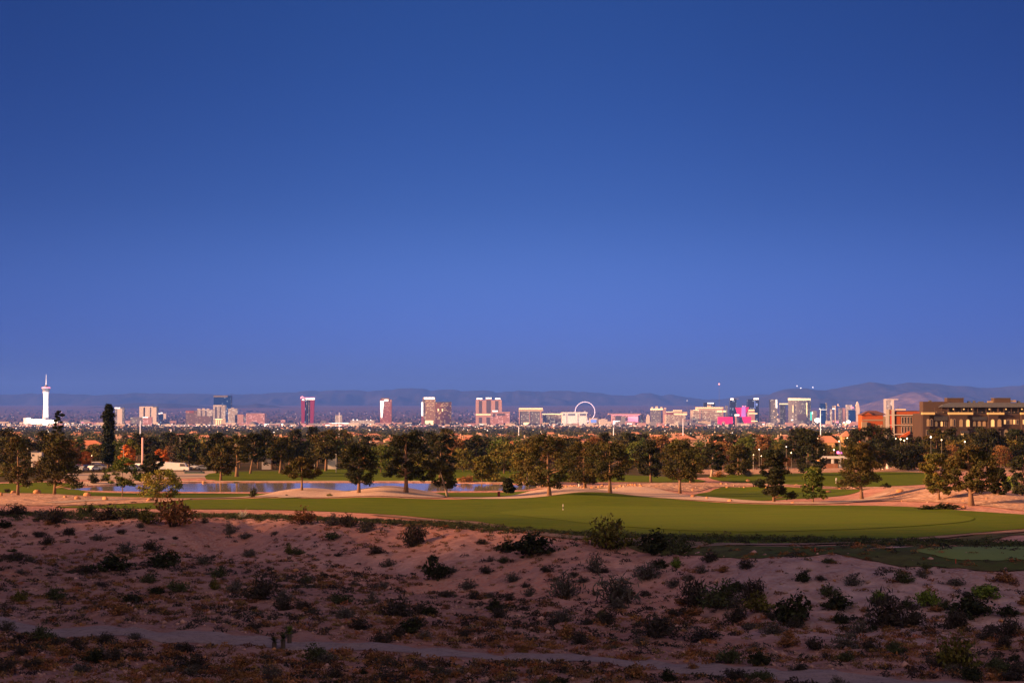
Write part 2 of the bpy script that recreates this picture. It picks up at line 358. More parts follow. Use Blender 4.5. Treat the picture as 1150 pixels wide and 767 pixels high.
M_WATER = mat('lake_water', (.26, .23, .18), .08, spec=.5, bump=(.9, .03, .12)); 
def S_(name, px, off, m, step, label): return sheet(name, smooth_poly(plan(px)), off, m, step, label)
S_('fairway', [(205, 561.5), (300, 561.3), (420, 561.6), (520, 561), (590, 559.6), (690, 557.5), (760, 561), (820, 564.5), (900, 567), (1000, 568.5), (1080, 573.5), (1170, 579.5), (1230, 585), (1230, 589), (1150, 594), (1080, 600), (1000, 606),
   (900, 610), (800, 611), (710, 608), (630, 601), (560, 592), (480, 582), (420, 577), (320, 573), (215, 572), (120, 571), (60, 569.5), (150, 566)], .05, M_GRASS, 2.2, 'broad mown fairway sweeping across above the shaded wash')
S_('mown_green', [(560, 576), (640, 569), (760, 568), (880, 570.5), (980, 573), (1060, 577.5), (1093, 582), (1080, 587), (1010, 592.5), (900, 597), (800, 597.5), (700, 592), (620, 584)], .09, M_MOWN, 2.0, 'lighter mown centre of the broad fairway')
S_('lakeside_grass', [(95, 553.5), (150, 554), (215, 554), (300, 554.5), (380, 555), (440, 554.5), (500, 553.5), (560, 553.2), (604, 551), (640, 550), (700, 548), (690, 556), (620, 558), (560, 558.6), (500, 558.8), (300, 559.2), (215, 560), (160, 559.5)], .05, M_GRASS, 1.8, 'strip of grass along the near shore of the lake')
S_('left_green', [(-60, 544), (0, 543), (60, 541.5), (90, 544), (92, 551), (150, 555.5), (158, 558.3), (110, 557.5), (60, 554.5), (0, 553.6), (-60, 553)], .05, M_GRASS, 2, 'small green with a flag pin at far left')
S_('far_fairway', [(235, 532), (290, 529), (400, 526), (520, 527.5), (600, 530), (700, 533.5), (770, 537), (790, 541.5), (700, 541.5), (640, 541.5), (590, 541.2), (500, 540.4), (420, 540), (300, 540), (240, 539)], .06, M_GRASS, 3, 'grass rising behind the lake under the trees')
S_('middle_green', [(770, 558), (800, 552), (840, 549.6), (900, 550), (960, 550.5), (990, 552), (960, 556.5), (900, 560), (850, 562.5), (800, 561.5)], .05, M_GRASS, 1.8, 'green hollow between the cart path and the rocky bank')
S_('right_fairway', [(800, 534), (880, 532), (960, 530.5), (1040, 531), (1060, 541), (1000, 546), (930, 547), (860, 543), (810, 540.5)], .06, M_GRASS, 3, 'grass strip in front of the canopy at right')
S_('lower_green', [(930, 618), (1000, 616), (1080, 614), (1160, 610.5), (1260, 606), (1260, 640), (1190, 641), (1120, 642), (1040, 636), (970, 628)], .07, M_ROUGH, .6, 'darker grass shelf at lower right below the fairway')
S_('putting_green', [(1030, 619), (1090, 615.5), (1170, 612.5), (1260, 610), (1260, 628), (1170, 631), (1100, 630), (1050, 625)], .11, M_GREEN, .7, 'pale putting green at the lower right edge')
S_('rough_verge', [(820, 613), (900, 614), (1000, 612), (1060, 606), (1150, 599), (1260, 593), (1260, 600), (1130, 607), (1060, 612), (960, 617), (900, 627), (830, 628), (760, 624), (700, 612)], .05, M_ROUGH, .6, 'weedy rough between fairway and wash')
S_('sand_mound', [(282, 560.4), (310, 557.5), (340, 554.6), (370, 555), (392, 557.4), (410, 555.6), (440, 553.4), (470, 555.2), (500, 558.4), (480, 560.2), (430, 561), (380, 560.8), (330, 560.9)], .10, M_SAND, 1.2, 'pair of pale gravel mounds in front of the lake')
S_('sand_path', [(500, 559.4), (560, 558.8), (590, 556.4), (615, 552.6), (650, 551), (700, 551.3), (740, 553.5), (790, 558), (850, 562.8), (900, 564), (960, 562), (1000, 559), (985, 562.5), (940, 565.5), (900, 566), (850, 565), (800, 562.8), (740, 559.6), (700, 557.6), (650, 558.4), (600, 560.2), (550, 560.8)], .10, M_SAND, 1.2, 'pale gravel rise and cart path curving beside the fairway')
S_('rocky_bank', [(600, 549.5), (620, 546.5), (680, 545.5), (700, 543.5), (760, 542), (830, 543), (880, 543.8), (940, 547), (1000, 547), (1050, 548), (1120, 550.5), (1180, 559), (1230, 562), (1230, 580), (1160, 575.5), (1080, 568.5), (1010, 565), (970, 562), (1000, 555), (960, 550), (900, 548.8), (850, 548), (800, 550.5), (760, 554), (700, 551), (650, 549.5)], .08, M_PINK, 1.6, 'reddish gravel banks among the pines at right')
S_('left_gravel', [(-80, 554), (0, 554), (60, 555), (110, 558), (160, 559), (210, 560), (205, 562), (150, 565.6), (60, 568), (0, 568), (-80, 569)], .08, M_PINK, 1.4, 'shaded gravel with orange boulders at far left')
S_('lake_shore', [(88, 541), (160, 540.2), (215, 540.4), (300, 540.2), (420, 540.2), (500, 540.7), (600, 541.6), (640, 543), (600, 544.3), (560, 542.8), (500, 541.8), (420, 541.2), (300, 541.2), (215, 541.6), (160, 542.8), (110, 545.4), (80, 545)], .09, M_SAND, 1.5, 'pale far shore line of the lake')
S_('shaded_park_soil', [(-80, 542.6), (0, 541.6), (60, 540), (80, 536), (120, 536), (240, 532), (400, 526.3), (520, 528), (600, 530.5), (700, 534), (770, 537), (900, 531), (1040, 530), (1150, 530), (1240, 530), (1240, 503), (900, 501), (575, 501), (200, 502), (-80, 503)], .03, M_PARK, 9, 'soil and ground cover darkened for shade under the tree belt')  # sheet colour also carries the tree belt's shade
S_('parking_area', [(76, 532), (240, 529), (248, 535), (180, 538), (100, 539), (78, 537)], .05, M_PATH, 3, 'pale paved parking area behind the left green')
S_('service_yard', [(780, 527), (1040, 524), (1150, 524), (1150, 531), (1040, 530), (900, 531), (800, 533)], .05, M_PINK, 3, 'bare ground in front of the canopy and sheds')
for nm, P, Z, lb in (('lake', lake, ZLAKE, 'still blue lake across the middle of the golf course'), ('pond', pond, -17.1, 'small blue pond at the right edge')):
    o = sheet(nm, smooth_poly(P), 0, M_WATER, 6, lb, water=Z); o['category'] = 'water'
road = smooth_line([tuple(hit(*p)[:2]) for p in ROAD_PX], 6)
sheet('dirt_road', strip([(x+.25*math.sin(x*.7), y) for x, y in road], 3.2), .022, M_ROAD, .3, 'grey gravel track running across the wash floor')
cp = smooth_line([tuple(hit(*p)[:2]) for p in [(60, 565.5), (140, 561), (215, 560.2), (290, 560), (330, 561.2)]], 5)
sheet('cart_path', strip(cp, 3.0), .13, M_PATH, 1.5, 'thin pale cart path along the near side of the lake grass')
dp = smooth_line([tuple(hit(*p)[:2]) for p in [(420, 578.5), (560, 593.5), (630, 602.5), (710, 609.5), (800, 612.8), (900, 611.8), (1000, 608), (1080, 602.5), (1150, 597), (1230, 590)]], 5)
sheet('dirt_track', strip(dp, 1.5), .10, ground_mat('track_soil', [(.30, .19, .14), (.22, .15, .11)], [.6], []), 1.0, 'narrow brown track along the lower edge of the fairway')

# ------------------------------------------------------------ mountains
def mountain(name, prof, Y0, depth, m, label, seed, rough=1.0, base_px=463):
    xs = np.arange(prof[0][0], prof[-1][0]+1, 2.0); cr_ = np.interp(xs, [p[0] for p in prof], [p[1] for p in prof])
    cr_ = cr_ + fbm(xs/9.0, xs*0, 4, seed)*rough*.55
    nt_ = 46; ts = np.linspace(-1, 1, nt_); V = np.zeros((nt_, len(xs), 3))
    zb = at(575, base_px+6, Y0-depth).z
    for j, t in enumerate(ts):
        Y = Y0+t*depth; X = (xs-CX)/F*Y0*(1+.0*t)
        H = -(cr_-447.0)/F*Y0-zb
        sh = (1-abs(t))**.9
        r = 1-np.abs(fbm(X/2600+seed, (Y+0*X)/3400, 5, seed+3, .55)); n = (r-.75)*np.clip(abs(t)*2.2, 0, 1)*(1-abs(t))*.9
        V[j, :, 0] = X; V[j, :, 1] = Y; V[j, :, 2] = zb-10+np.maximum(H, 30)*np.clip(sh+n, -.05, 1.02)
    i = np.arange(nt_*len(xs)).reshape(nt_, len(xs)); Fm = np.stack([i[:-1, :-1], i[:-1, 1:], i[1:, 1:], i[1:, :-1]], -1).reshape(-1, 4)
    o = link(name, np_mesh(name, V.reshape(-1, 3), Fm, m, True)); tag(o, label, 'mountains', None, 'structure')
M_MTN = ground_mat('shaded_mountain_rock', [(.045, .04, .048), (.033, .03, .037), (.062, .053, .058)], [.0006, .003], [])  # rock colour darkened to put the mountains in shade
M_MTN2 = ground_mat('sunlit_foothill', [(.15, .11, .11), (.10, .075, .08), (.22, .17, .17)], [.0008, .004], [])  # sun catching the foothill is put into its paler colour
mountain('far_mountains', [(-400, 452), (-200, 440), (-100, 446), (0, 442), (60, 441), (110, 443), (150, 440), (200, 441), (250, 442), (290, 441), (320, 440), (345, 437.5), (375, 436), (395, 435.5), (412, 438), (432, 436.5), (462, 433.5), (476, 434.5), (484, 436.5), (505, 435), (520, 438), (540, 436.5), (560, 439),
    (582, 436.5), (600, 438.5), (625, 437.5), (660, 439), (690, 443), (712, 444), (720, 440.5), (730, 440), (742, 443.5), (752, 441), (770, 445), (790, 447.5), (815, 447), (832, 443.5), (850, 441.5), (875, 443), (905, 442), (950, 438), (1000, 436), (1100, 438), (1200, 440), (1500, 446)], 44000, 6500, M_MTN, 'long low blue mountain range along the horizon', 3)
mountain('right_mountains', [(770, 470), (800, 462), (830, 455), (862, 444), (876, 438), (890, 435), (905, 434.5), (915, 437), (928, 437), (945, 434), (960, 430.5), (976, 427), (986, 428.5), (1002, 431), (1020, 427.5), (1046, 428), (1062, 430), (1090, 432), (1110, 433.5), (1150, 430.5), (1220, 426), (1400, 436), (1500, 455)], 34000, 5200, M_MTN, 'higher dark mountain range rising at right', 12, 1.0)
mountain('foothill', [(940, 463), (965, 456), (990, 448), (1010, 442), (1025, 439.5), (1042, 440), (1060, 445), (1085, 452), (1120, 459), (1160, 465)], 26000, 2300, M_MTN2, 'sunlit pinkish foothill in front of the right mountains', 20, .8, 466)
mountain('left_mountains', [(-300, 466), (-60, 458), (40, 462), (110, 456), (145, 452), (190, 452), (240, 456), (290, 452), (340, 458), (420, 461), (560, 462), (700, 464)], 31000, 3000, M_MTN, 'low dim ridge in front of the far range at left', 31, .8, 466)

# the air: even haze round the whole scene
hb = MB().box(-111000, 111000, -700, 61500, -330, 620).build('haze', None); hb.data.materials.clear()
hm = bpy.data.materials.new('haze_air'); hm.use_nodes = True; hn = hm.node_tree; hn.nodes.clear()
pv = hn.nodes.new('ShaderNodeVolumePrincipled'); pv.inputs['Color'].default_value = (.085, .235, 1.0, 1); pv.inputs['Density'].default_value = 2.9e-5; pv.inputs['Anisotropy'].default_value = 0.0
ho = hn.nodes.new('ShaderNodeOutputMaterial'); hn.links.new(pv.outputs[0], ho.inputs['Volume']); hb.data.materials.append(hm)
tag(hb, 'thin blue dusk haze over the valley', 'haze', None, 'stuff')
# ------------------------------------------------------------ landmarks used by the labels
LM = [(8, 'far left tree'), (41, 'left wing of the observation tower'), (52, 'observation tower'), (90, 'gap right of the observation tower'), (122, 'tall columnar monopine'), (132, 'slim white-topped tower'), (164, 'white twin-slab tower'), (190, 'low purple block'), (213, 'brown square tower'), (228, 'grey crenellated tower'),
      (248, 'tall blue glass tower'), (268, 'slim pink tower'), (285, 'wide pink slab'), (312, 'long white hall'), (345, 'crimson tower'), (378, 'tall thin mast'), (405, 'low white hotel'), (432, 'slim rose tower'), (480, 'gold tower'), (497, 'bronze wing'), (549, 'pink three-bay hotel'),
      (572, 'low pink wing'), (596, 'cream-topped slab'), (620, 'low cream hotel'), (645, 'white hotel'), (658, 'ferris wheel'), (680, 'white low hall'), (705, 'pink-lit hotel'), (728, 'pointed white steeple'), (742, 'turreted hotel'), (762, 'stepped beige hotel'), (797, 'cream balcony hotel'), (808, 'red-tipped mast'),
      (826, 'magenta hotel'), (848, 'dark blue tower'), (870, 'curved grey tower'), (898, 'wide grey hotel'), (912, 'teal sign'), (926, 'blue glass block'), (938, 'white fin tower'), (958, 'sail-topped tower'), (982, 'orange gabled building'), (1002, 'red panel'), (1020, 'red brick block'),
      (1045, 'left end of the brown lodge'), (1078, 'gold cornice of the lodge'), (1100, 'dark awning of the lodge'), (1128, 'right penthouse of the lodge'), (1150, 'right edge of the lodge')]
USED = {}
def near_lm(px):
    k = min(LM, key=lambda l: abs(l[0]-px)); d = px-k[0]
    return ('straight below the ' if abs(d) < 4 else 'below right of the ' if d > 0 else 'below left of the ')+k[1]
def uniq(lab, grp):
    """a label already taken keeps its twins in one group"""
    USED[lab] = USED.get(lab, 0)+1; return lab
def px_of(x, y): return CX+F*x/y

# ------------------------------------------------------------ facades
def facade(name, wall, glass, sx, sz, lit=.12, lc=(1, .72, .4), ls=1.2, fx=.35, fz=.4, rough=.5, grough=.25):
    m = bpy.data.materials.new(name); m.use_nodes = True; n = m.node_tree; b = n.nodes['Principled BSDF']; N = n.nodes.new; L = n.links.new
    sx *= .6; sz *= .6; ls *= .42; wall = tuple(.72*a for a in wall)
    t = N('ShaderNodeTexCoord'); s = N('ShaderNodeSeparateXYZ'); L(t.outputs['Object'], s.inputs[0])
    def M(op, a, c=None):
        q = N('ShaderNodeMath'); q.operation = op
        for i, v in enumerate((a, c)):
            if v is None: continue
            if isinstance(v, (int, float)): q.inputs[i].default_value = v
            else: L(v, q.inputs[i])
        return q.outputs[0]
    ax = M('ADD', s.outputs[0], s.outputs[1]); u = M('DIVIDE', ax, sx); v = M('DIVIDE', s.outputs[2], sz)
    mu = M('GREATER_THAN', M('FRACT', u), fx); mv = M('GREATER_THAN', M('FRACT', v), fz); win = M('MULTIPLY', mu, mv)
    cb = N('ShaderNodeCombineXYZ'); L(M('FLOOR', u), cb.inputs[0]); L(M('FLOOR', v), cb.inputs[1])
    wn = N('ShaderNodeTexWhiteNoise'); L(cb.outputs[0], wn.inputs[0]); on = M('MULTIPLY', win, M('LESS_THAN', wn.outputs[0], lit))
    b.inputs['Specular IOR Level'].default_value = .12
    mx = N('ShaderNodeMix'); mx.data_type = 'RGBA'; mx.inputs[6].default_value = (*wall, 1); mx.inputs[7].default_value = (*glass, 1); L(win, mx.inputs[0]); L(mx.outputs[2], b.inputs['Base Color'])
    rr = N('ShaderNodeMix'); rr.inputs[2].default_value = rough; rr.inputs[3].default_value = grough; L(win, rr.inputs[0]); L(rr.outputs[0], b.inputs['Roughness'])
    b.inputs['Emission Color'].default_value = (*lc, 1); L(M('MULTIPLY', on, ls), b.inputs['Emission Strength']); m.cycles.emission_sampling = 'NONE'
    return m
DK = (.05, .07, .11)
FM = dict(
    cream=facade('cream_facade', (.62, .50, .42), (.16, .13, .13), 14, 11, .25, (1, .75, .45), 1.0),
    white=facade('white_facade', (.66, .62, .62), (.25, .25, .28), 12, 11, .2, (1, .85, .65), .9),
    grey=facade('grey_facade', (.30, .29, .32), (.10, .11, .15), 12, 12, .14, (1, .8, .5), .9),
    pink=facade('pink_facade', (.62, .36, .36), (.32, .18, .2), 14, 12, .25, (1, .55, .5), .9),
    rose=facade('rose_facade', (.42, .17, .15), (.22, .09, .09), 14, 11, .15, (1, .6, .4), .9),
    bronze=facade('bronze_glass', (.36, .17, .10), (.26, .13, .08), 16, 11, .18, (1, .6, .25), .8, .2, .3, .4, .2),
    gold=facade('gold_glass', (.38, .25, .18), (.30, .19, .12), 16, 11, .15, (1, .65, .3), .8, .2, .3, .4, .2),
    blue=facade('blue_glass', (.008, .055, .26), (.005, .035, .19), 14, 14, .05, (.8, .85, 1), .5, .2, .3, .4, .2),
    dark=facade('dark_glass', (.035, .045, .09), (.02, .03, .07), 14, 14, .07, (.8, .85, 1), .6, .2, .3, .4, .2),
    brown=facade('brown_facade', (.26, .19, .17), (.12, .09, .09), 13, 12, .12, (1, .6, .4), .7),
    mag=mat('magenta_wall', (.55, .01, .10), .6, em=.22, emc=(1, .01, .18)),
    crim=mat('crimson_glass', (.20, .012, .045), .5, em=.03, emc=(1, .02, .15)),
    purp=mat('purple_lit_wall', (.35, .14, .5), .5, em=.18, emc=(.6, .25, 1)),
    lamp=mat('white_sign_and_glint', (.9, .9, .9), .5, em=.55, emc=(1, .93, .85)),  # signs and lit tops, also the glint painted on a tower edge
    warm=mat('warm_sign_and_wall_glow', (.9, .7, .4), .5, em=.5, emc=(1, .72, .35)),  # signs, and floodlit glow put on walls as emission
    pinkl=mat('pink_sign_and_wall_glow', (.8, .3, .4), .5, em=.45, emc=(1, .3, .45)),  # signs, and pink lighting put on a wall as emission
    red=mat('red_beacon_light', (.8, .2, .15), .5, em=1.0, emc=(1, .35, .3)),
    teal=mat('teal_sign_light', (.05, .5, .45), .5, em=.3, emc=(.05, .9, .8)),
    bluel=mat('blue_screen_light', (.12, .2, .6), .5, em=.25, emc=(.25, .4, 1)),
    concrete=mat('white_concrete', (.66, .60, .56), .7, noise=(.02, .4, (.56, .5, .47))), cap=mat('roof_grey', (.17, .16, .18), .8),
    creamw=mat('cream_wall', (.56, .47, .38), .8, noise=(.03, .5, (.48, .4, .32))), darkw=mat('dark_band', (.10, .09, .12), .4), pinkw=mat('pink_wall', (.46, .29, .29), .8), greyw=mat('grey_wall', (.25, .25, .28), .8),
    steel=mat('white_steel', (.7, .68, .7), .5, em=.12, emc=(.8, .75, 1)))
class B:
    """a building laid out in photo pixels at depth D (metres); parts are boxes (x0,x1,ytop,ybot[,front,thick])"""
    def __init__(s, name, label, cat, xc, D, group=None, zoff=0.0):
        s.D = D; s.u = D/F; p = at(xc, 447, D); s.root = empty(name, (p.x, D, gz(p.x, D)+zoff), label, cat, group); s.o = Vector(s.root.location)
    def pt(s, px, py, f=0.0): q = at(px, py, s.D); return (q.x-s.o.x, f*s.u, q.z-s.o.z)
    def z(s, py): return at(575, py, s.D).z-s.o.z
    def part(s, name, m, *bx, parent=None, lab=None):
        if len(bx) > 1 and name not in ('lit_column', 'window_lights', 'spokes'):
            for b in bx: o = s.part(name, m, b, parent=parent, lab=lab)
            return o
        mb = MB()
        for b in bx:
            x0, x1, yt, yb = b[:4]; fr = b[4] if len(b) > 4 else 0; th = b[5] if len(b) > 5 else (x1-x0)*.7
            a = s.pt(x0, yt); c = s.pt(x1, yb); zb = -4.0 if yb is None or b[3] >= 999 else c[2]
            mb.box(a[0], c[0], fr*s.u, (fr+th)*s.u, zb, a[2])
        o = mb.build(name, m if not isinstance(m, str) else FM[m], parent or s.root)
        if lab: o['label'] = lab
        return o
    def outline(s, name, m, pts, fr, th, parent=None):
        return MB().front([(s.pt(*p)[0], s.pt(*p)[2]) for p in pts], fr*s.u, (fr+th)*s.u).build(name, m if not isinstance(m, str) else FM[m], parent or s.root)
    def tube(s, name, m, pts, r, parent=None):
        return MB().tube([s.pt(p[0], p[1], p[2] if len(p) > 2 else 0) for p in pts], [q*s.u for q in r] if isinstance(r, (list, tuple)) else r*s.u).build(name, m if not isinstance(m, str) else FM[m], parent or s.root)
G = 999
GT = 'hotel towers of the distant skyline'
def tower(name, label, x0, x1, yt, m, D=10700, crown=None, bands=(), extra=(), cat='hotel', grp=GT):
    b = B(name, label, cat, (x0+x1)/2, D, grp); b.part('wall', m, (x0, x1, yt, G))
    if crown: b.part('crown', crown[0], (x0-.15+crown[2] if len(crown) > 2 else x0-.15, x1+.15, yt-.1, yt+crown[1], -.25, (x1-x0)*.7+.5))
    if bands: b.part('window_band', 'darkw', *[(u0, u1, y0, y1, -.18, .4) for u0, u1, y0, y1 in bands])
    for e in extra: b.part(e[0], e[1], *e[2:])
    return b

# observation tower
b = B('observation_tower', 'slender white floodlit observation tower with a pod and spire, at far left', 'tower', 51.4, 10700)
X0 = b.pt(51.4, 470)[0]; zz = b.z; u_ = b.u
FM['floodlit'] = mat('floodlit_white_concrete', (.84, .84, .88), .7)
MB().lathe([(3.6*u_, -4), (3.35*u_, zz(471)), (3.0*u_, zz(464)), (2.7*u_, zz(455)), (2.7*u_, zz(449)), (3.0*u_, zz(443)), (3.6*u_, zz(439.5))], X0, 0, 18).build('shaft', FM['floodlit'], b.root, smooth=True)
pod = MB().lathe([(3.3*u_, zz(439.5)), (3.7*u_, zz(438.6)), (4.6*u_, zz(436.8)), (4.5*u_, zz(436)), (3.2*u_, zz(435.6)), (2.2*u_, zz(434)), (1.1*u_, zz(432.6)), (.8*u_, zz(432))], X0, 0, 20).build('pod', FM['cap'], b.root)
MB().lathe([(4.75*u_, zz(435.9)), (4.85*u_, zz(435.4)), (4.3*u_, zz(434.6))], X0, 0, 20).build('lit_ring', FM['pinkl'], pod)
MB().tube([(X0, 0, zz(432.2)), (X0, 0, zz(426)), (X0, 0, zz(420.3))], [.55*u_, .32*u_, .14*u_], 6).build('spire', FM['steel'], b.root)
b = B('casino_hotel', 'broad cream floodlit hotel block at the foot of the observation tower', 'hotel', 43, 10500, GT)
b.part('wall', 'creamw', (27.5, 44, 470.6, G, 0, 6), (44, 59.5, 471.3, G, -1, 7)); b.part('stair_tower', 'concrete', (26.4, 28.3, 469.2, G, -.4, 3)); b.part('podium', 'creamw', (28, 60, 478.4, G, -3, 2.6))
b.part('lit_band', 'warm', (27, 47, 477.4, 478.3, -.5, .4))

tower('hotel_tower', 'slim grey tower with a bright white top, right of the tall columnar monopine', 129, 134.6, 457.6, 'grey', crown=('lamp', 1.3), extra=(('pier', 'concrete', (131.8, 132.7, 459, G, -.3, .4)),))
b = tower('hotel_tower', 'white twin-slab tower with a square crown, tallest of the far left group', 156.6, 171.4, 456.6, 'grey', crown=('concrete', 1.0), bands=((159, 161, 458.5, 478), (164.5, 167, 458.5, 478)), extra=(('pier', 'concrete', (156.6, 158.4, 457.5, G, -.3, .4), (161.2, 164, 457.5, G, -.3, .4), (170, 171.4, 457.5, G, -.3, .4)),))
tower('hotel_block', 'low grey block just left of the white twin-slab tower', 146.4, 156.2, 468.4, 'grey', 10400)
tower('hotel_block', 'small pink-lit tower in front of the white twin-slab tower', 160.4, 166.2, 468.2, 'pink', 10200, crown=('lamp', .9))
tower('office_block', 'small dark purple block right of the white twin-slab tower', 179.6, 186, 473, 'dark', 9800, cat='building')
tower('hotel_tower', 'brown square tower with a reddish top, left of the grey crenellated tower', 208.6, 217.6, 461.2, 'brown', crown=('rose', 2.6))
b = tower('hotel_tower', 'grey crenellated tower with a twin-stepped roofline', 221.6, 235, 460, 'white', extra=(('parapet', 'concrete', (221.6, 225, 458.9, 460.1, -.1, 2), (227, 230, 458.6, 460.1, -.1, 2), (232, 235, 458.9, 460.1, -.1, 2)),))
b.part('window_band', 'darkw', (225.3, 226.6, 461, 478, -.2, .4), (230.3, 231.6, 461, 478, -.2, .4))
tower('hotel_tower', 'squat reddish block in front of the grey crenellated tower', 221.8, 233.8, 467.3, 'brown', 10300)
tower('hotel_tower', 'pale narrow block between crenellated tower and blue glass tower', 235.2, 239.4, 463.2, 'white', 10900)
tower('hotel_tower', 'tall blue glass tower with a pale cap, highest of the left half', 240, 255.4, 444.2, 'blue', 11000, crown=('cap', 1.8), extra=(('light_strip', 'lamp', (249.6, 254.8, 461.2, 461.6, -.3, .3)),))
tower('hotel_tower', 'white narrow tower standing in front of the blue glass tower', 239.4, 249.4, 455, 'white', 10500, crown=('concrete', .9), bands=((241.3, 243.2, 457, 470), (246.6, 247.8, 457, 477)))
tower('hotel_block', 'small gold-lit building in front of the blue glass tower', 241.8, 249.8, 470.4, 'creamw', 10100, crown=('warm', .8), extra=(('lit_column', 'warm', (242.6, 243.3, 472, 480, -.3, .3), (245, 245.6, 472, 480, -.3, .3), (247.6, 248.3, 472, 480, -.3, .3)),))
tower('hotel_tower', 'pale grey tower close right of the blue glass tower', 256, 263.2, 458.8, 'white', extra=(('parapet', 'concrete', (259.5, 262.4, 457.9, 458.9, 0, 2)),))
tower('hotel_tower', 'slim pink tower between the blue tower and the wide pink slab', 264, 270, 465.4, 'pinkw', extra=(('side_wing', 'white', (270.2, 274.6, 467.2, G, 1, 3)),))
tower('hotel_tower', 'wide pink slab hotel with a curved front and a dark dome before it', 276.4, 294.4, 464.2, 'pink', crown=('pinkw', .7))
b = B('dome_hall', 'dark low dome in front of the wide pink slab hotel', 'dome', 284.6, 9900); MB().lathe([(8*b.u, -4), (8*b.u, b.z(480.5)), (7*b.u, b.z(477)), (4.6*b.u, b.z(474.6)), (1.5*b.u, b.z(473.4)), (.2*b.u, b.z(473.2))], b.pt(284.6, 480)[0], 0, 22).build('roof', FM['cap'], b.root, smooth=True)
tower('convention_hall', 'long bright white hall left of the crimson tower', 297, 326, 476.2, 'concrete', 10200, crown=('lamp', .8), cat='hall')
# crimson tower: two curved wings and a swoosh
b = B('hotel_tower', 'crimson glass tower with glowing white and pink roofline', 'hotel', 345.4, 10700, GT)
b.part('wall', 'dark', (341.5, 349, 448.8, G, .8, 5)); b.part('window_band', 'brown', (344, 344.7, 450, 478, .5, .4), (346.3, 347, 450, 478, .5, .4))
b.outline('wing', 'crim', [(338.6, 477.4), (341.8, 477.4), (342.6, 462), (342.3, 448.4), (338.0, 448.6), (338.3, 462)], -.6, 5); b.outline('wing', 'crim', [(348.2, 477.8), (351.8, 477.8), (352.6, 462), (353.2, 448.4), (348.4, 448.2), (348.5, 462)], -.6, 5)
b.part('roof_glow', 'lamp', (339.4, 341.9, 448.1, 449.6, -1.2, .5), (343.4, 353.6, 446.9, 448.9, -1.2, .5)); b.outline('swoosh', 'pinkl', [(337.6, 448), (337.6, 446), (339.6, 444.7), (342, 446.4), (353.8, 446.3), (353.8, 447), (343, 447.4), (340, 446.6)], -1.6, .5)
tower('podium_hall', 'pink podium right of the crimson tower foot', 337.8, 367.6, 475.6, 'pinkw', 10300, cat='hall', grp=None, extra=(('lit_entrance', 'warm', (339, 350, 478.4, 479.6, -.3, .3)),))
tower('casino_hall', 'long white low casino hall with bright lights, right of the crimson tower', 368.4, 392.5, 475.2, 'concrete', 10200, crown=('lamp', .5), cat='hall')
tower('hotel_tower', 'small pale glass tower behind the tall thin mast', 376.4, 382, 466.2, 'white', 11200)
tower('hotel_block', 'low white hotel with two rooftop lamps, left of the slim rose tower', 393.6, 418.4, 472, 'white', 10400, extra=(('roof_lamp', 'lamp', (396, 397.4, 470.9, 472, 0, 1), (400.4, 401.8, 470.9, 472, 0, 1), (411.4, 412.4, 471.1, 472, 0, 1), (415.8, 416.8, 471.1, 472, 0, 1)),))
b = tower('hotel_tower', 'slim rose tower with sun-glinting left edge and white roof sign', 426.8, 438.2, 448.6, 'rose', extra=(('penthouse', 'brown', (427.6, 437, 446.8, 448.7, 1, 5)),))
b.outline('glowing_edge', 'lamp', [(427, 450), (431.4, 450), (430.2, 461), (429.4, 469), (427.6, 469)], -.4, .3); b.part('roof_sign', 'lamp', (431.6, 436.2, 448.4, 450.6, -.6, .3))  # sun glint on the left edge put in as a glowing panel
tower('podium_hall', 'pink podium around the foot of the slim rose tower', 421, 450, 474.8, 'pinkw', 10350, cat='hall', grp=None, extra=(('lit_entrance', 'warm', (436, 449, 477, 478.6, -.3, .3)),))
b = tower('hotel_tower', 'gold glass tower with glowing white left edge and top band', 474.6, 487.8, 446.2, 'gold', crown=('lamp', 2.3, 1.6), extra=(('glowing_edge', 'lamp', (473.2, 475.2, 451.6, 467, -.4, 3)), ('edge_wall', 'rose', (473.2, 475.2, 467.1, G, -.4, 3)), ('core', 'darkw', (475.3, 476.4, 448, 478, -.35, .5))))  # bright left edge put in as a glowing strip
b.part('lit_base', 'warm', (477.4, 486.6, 472.2, 477, -.35, .3))  # gold floodlit glow at the foot put in as an emitting panel
tower('hotel_wing', 'bronze glass wing with a dark roof band, joined right of the gold tower', 488, 506, 451.2, 'bronze', 10800, crown=('darkw', 1.3), extra=(('light_patch', 'warm', (491.4, 493, 459, 461.6, -.3, .3), (496.2, 497.6, 459, 462, -.3, .3)),))
b = tower('hotel_tower', 'pink three-bay hotel tower with white roof caps and dark window bays', 534.2, 563.4, 449.3, 'pinkw', bands=((537.6, 541, 450, 464), (546.2, 551, 449.4, 464), (556, 559.4, 450, 463), (537.6, 541, 468.5, 477), (546.2, 550, 468.5, 477)), extra=(('roof_cap', 'lamp', (535.2, 541.6, 447, 448.4, -.3, 3), (545.6, 552, 446.4, 447.8, -.3, 3), (556, 562, 447, 448.4, -.3, 3)),))
b.part('top_storey', 'pink', (535, 541.8, 448.4, 449.4, 0, 5), (545.4, 552.2, 447.8, 449.4, 0, 5), (555.8, 562.2, 448.4, 449.4, 0, 5)); b.part('lit_cornice', 'warm', (534.4, 552, 465, 466, -.3, .3))
tower('hotel_wing', 'low pink wing with a dark upper window band, right of three-bay hotel', 551.2, 572.4, 462.6, 'pink', 10500, crown=('pinkw', 1), bands=((558, 567, 464.3, 466.6), (553, 556, 464.6, 468)), extra=(('entrance_canopy', 'lamp', (553, 559, 460.9, 462.4, 0, 3)),))
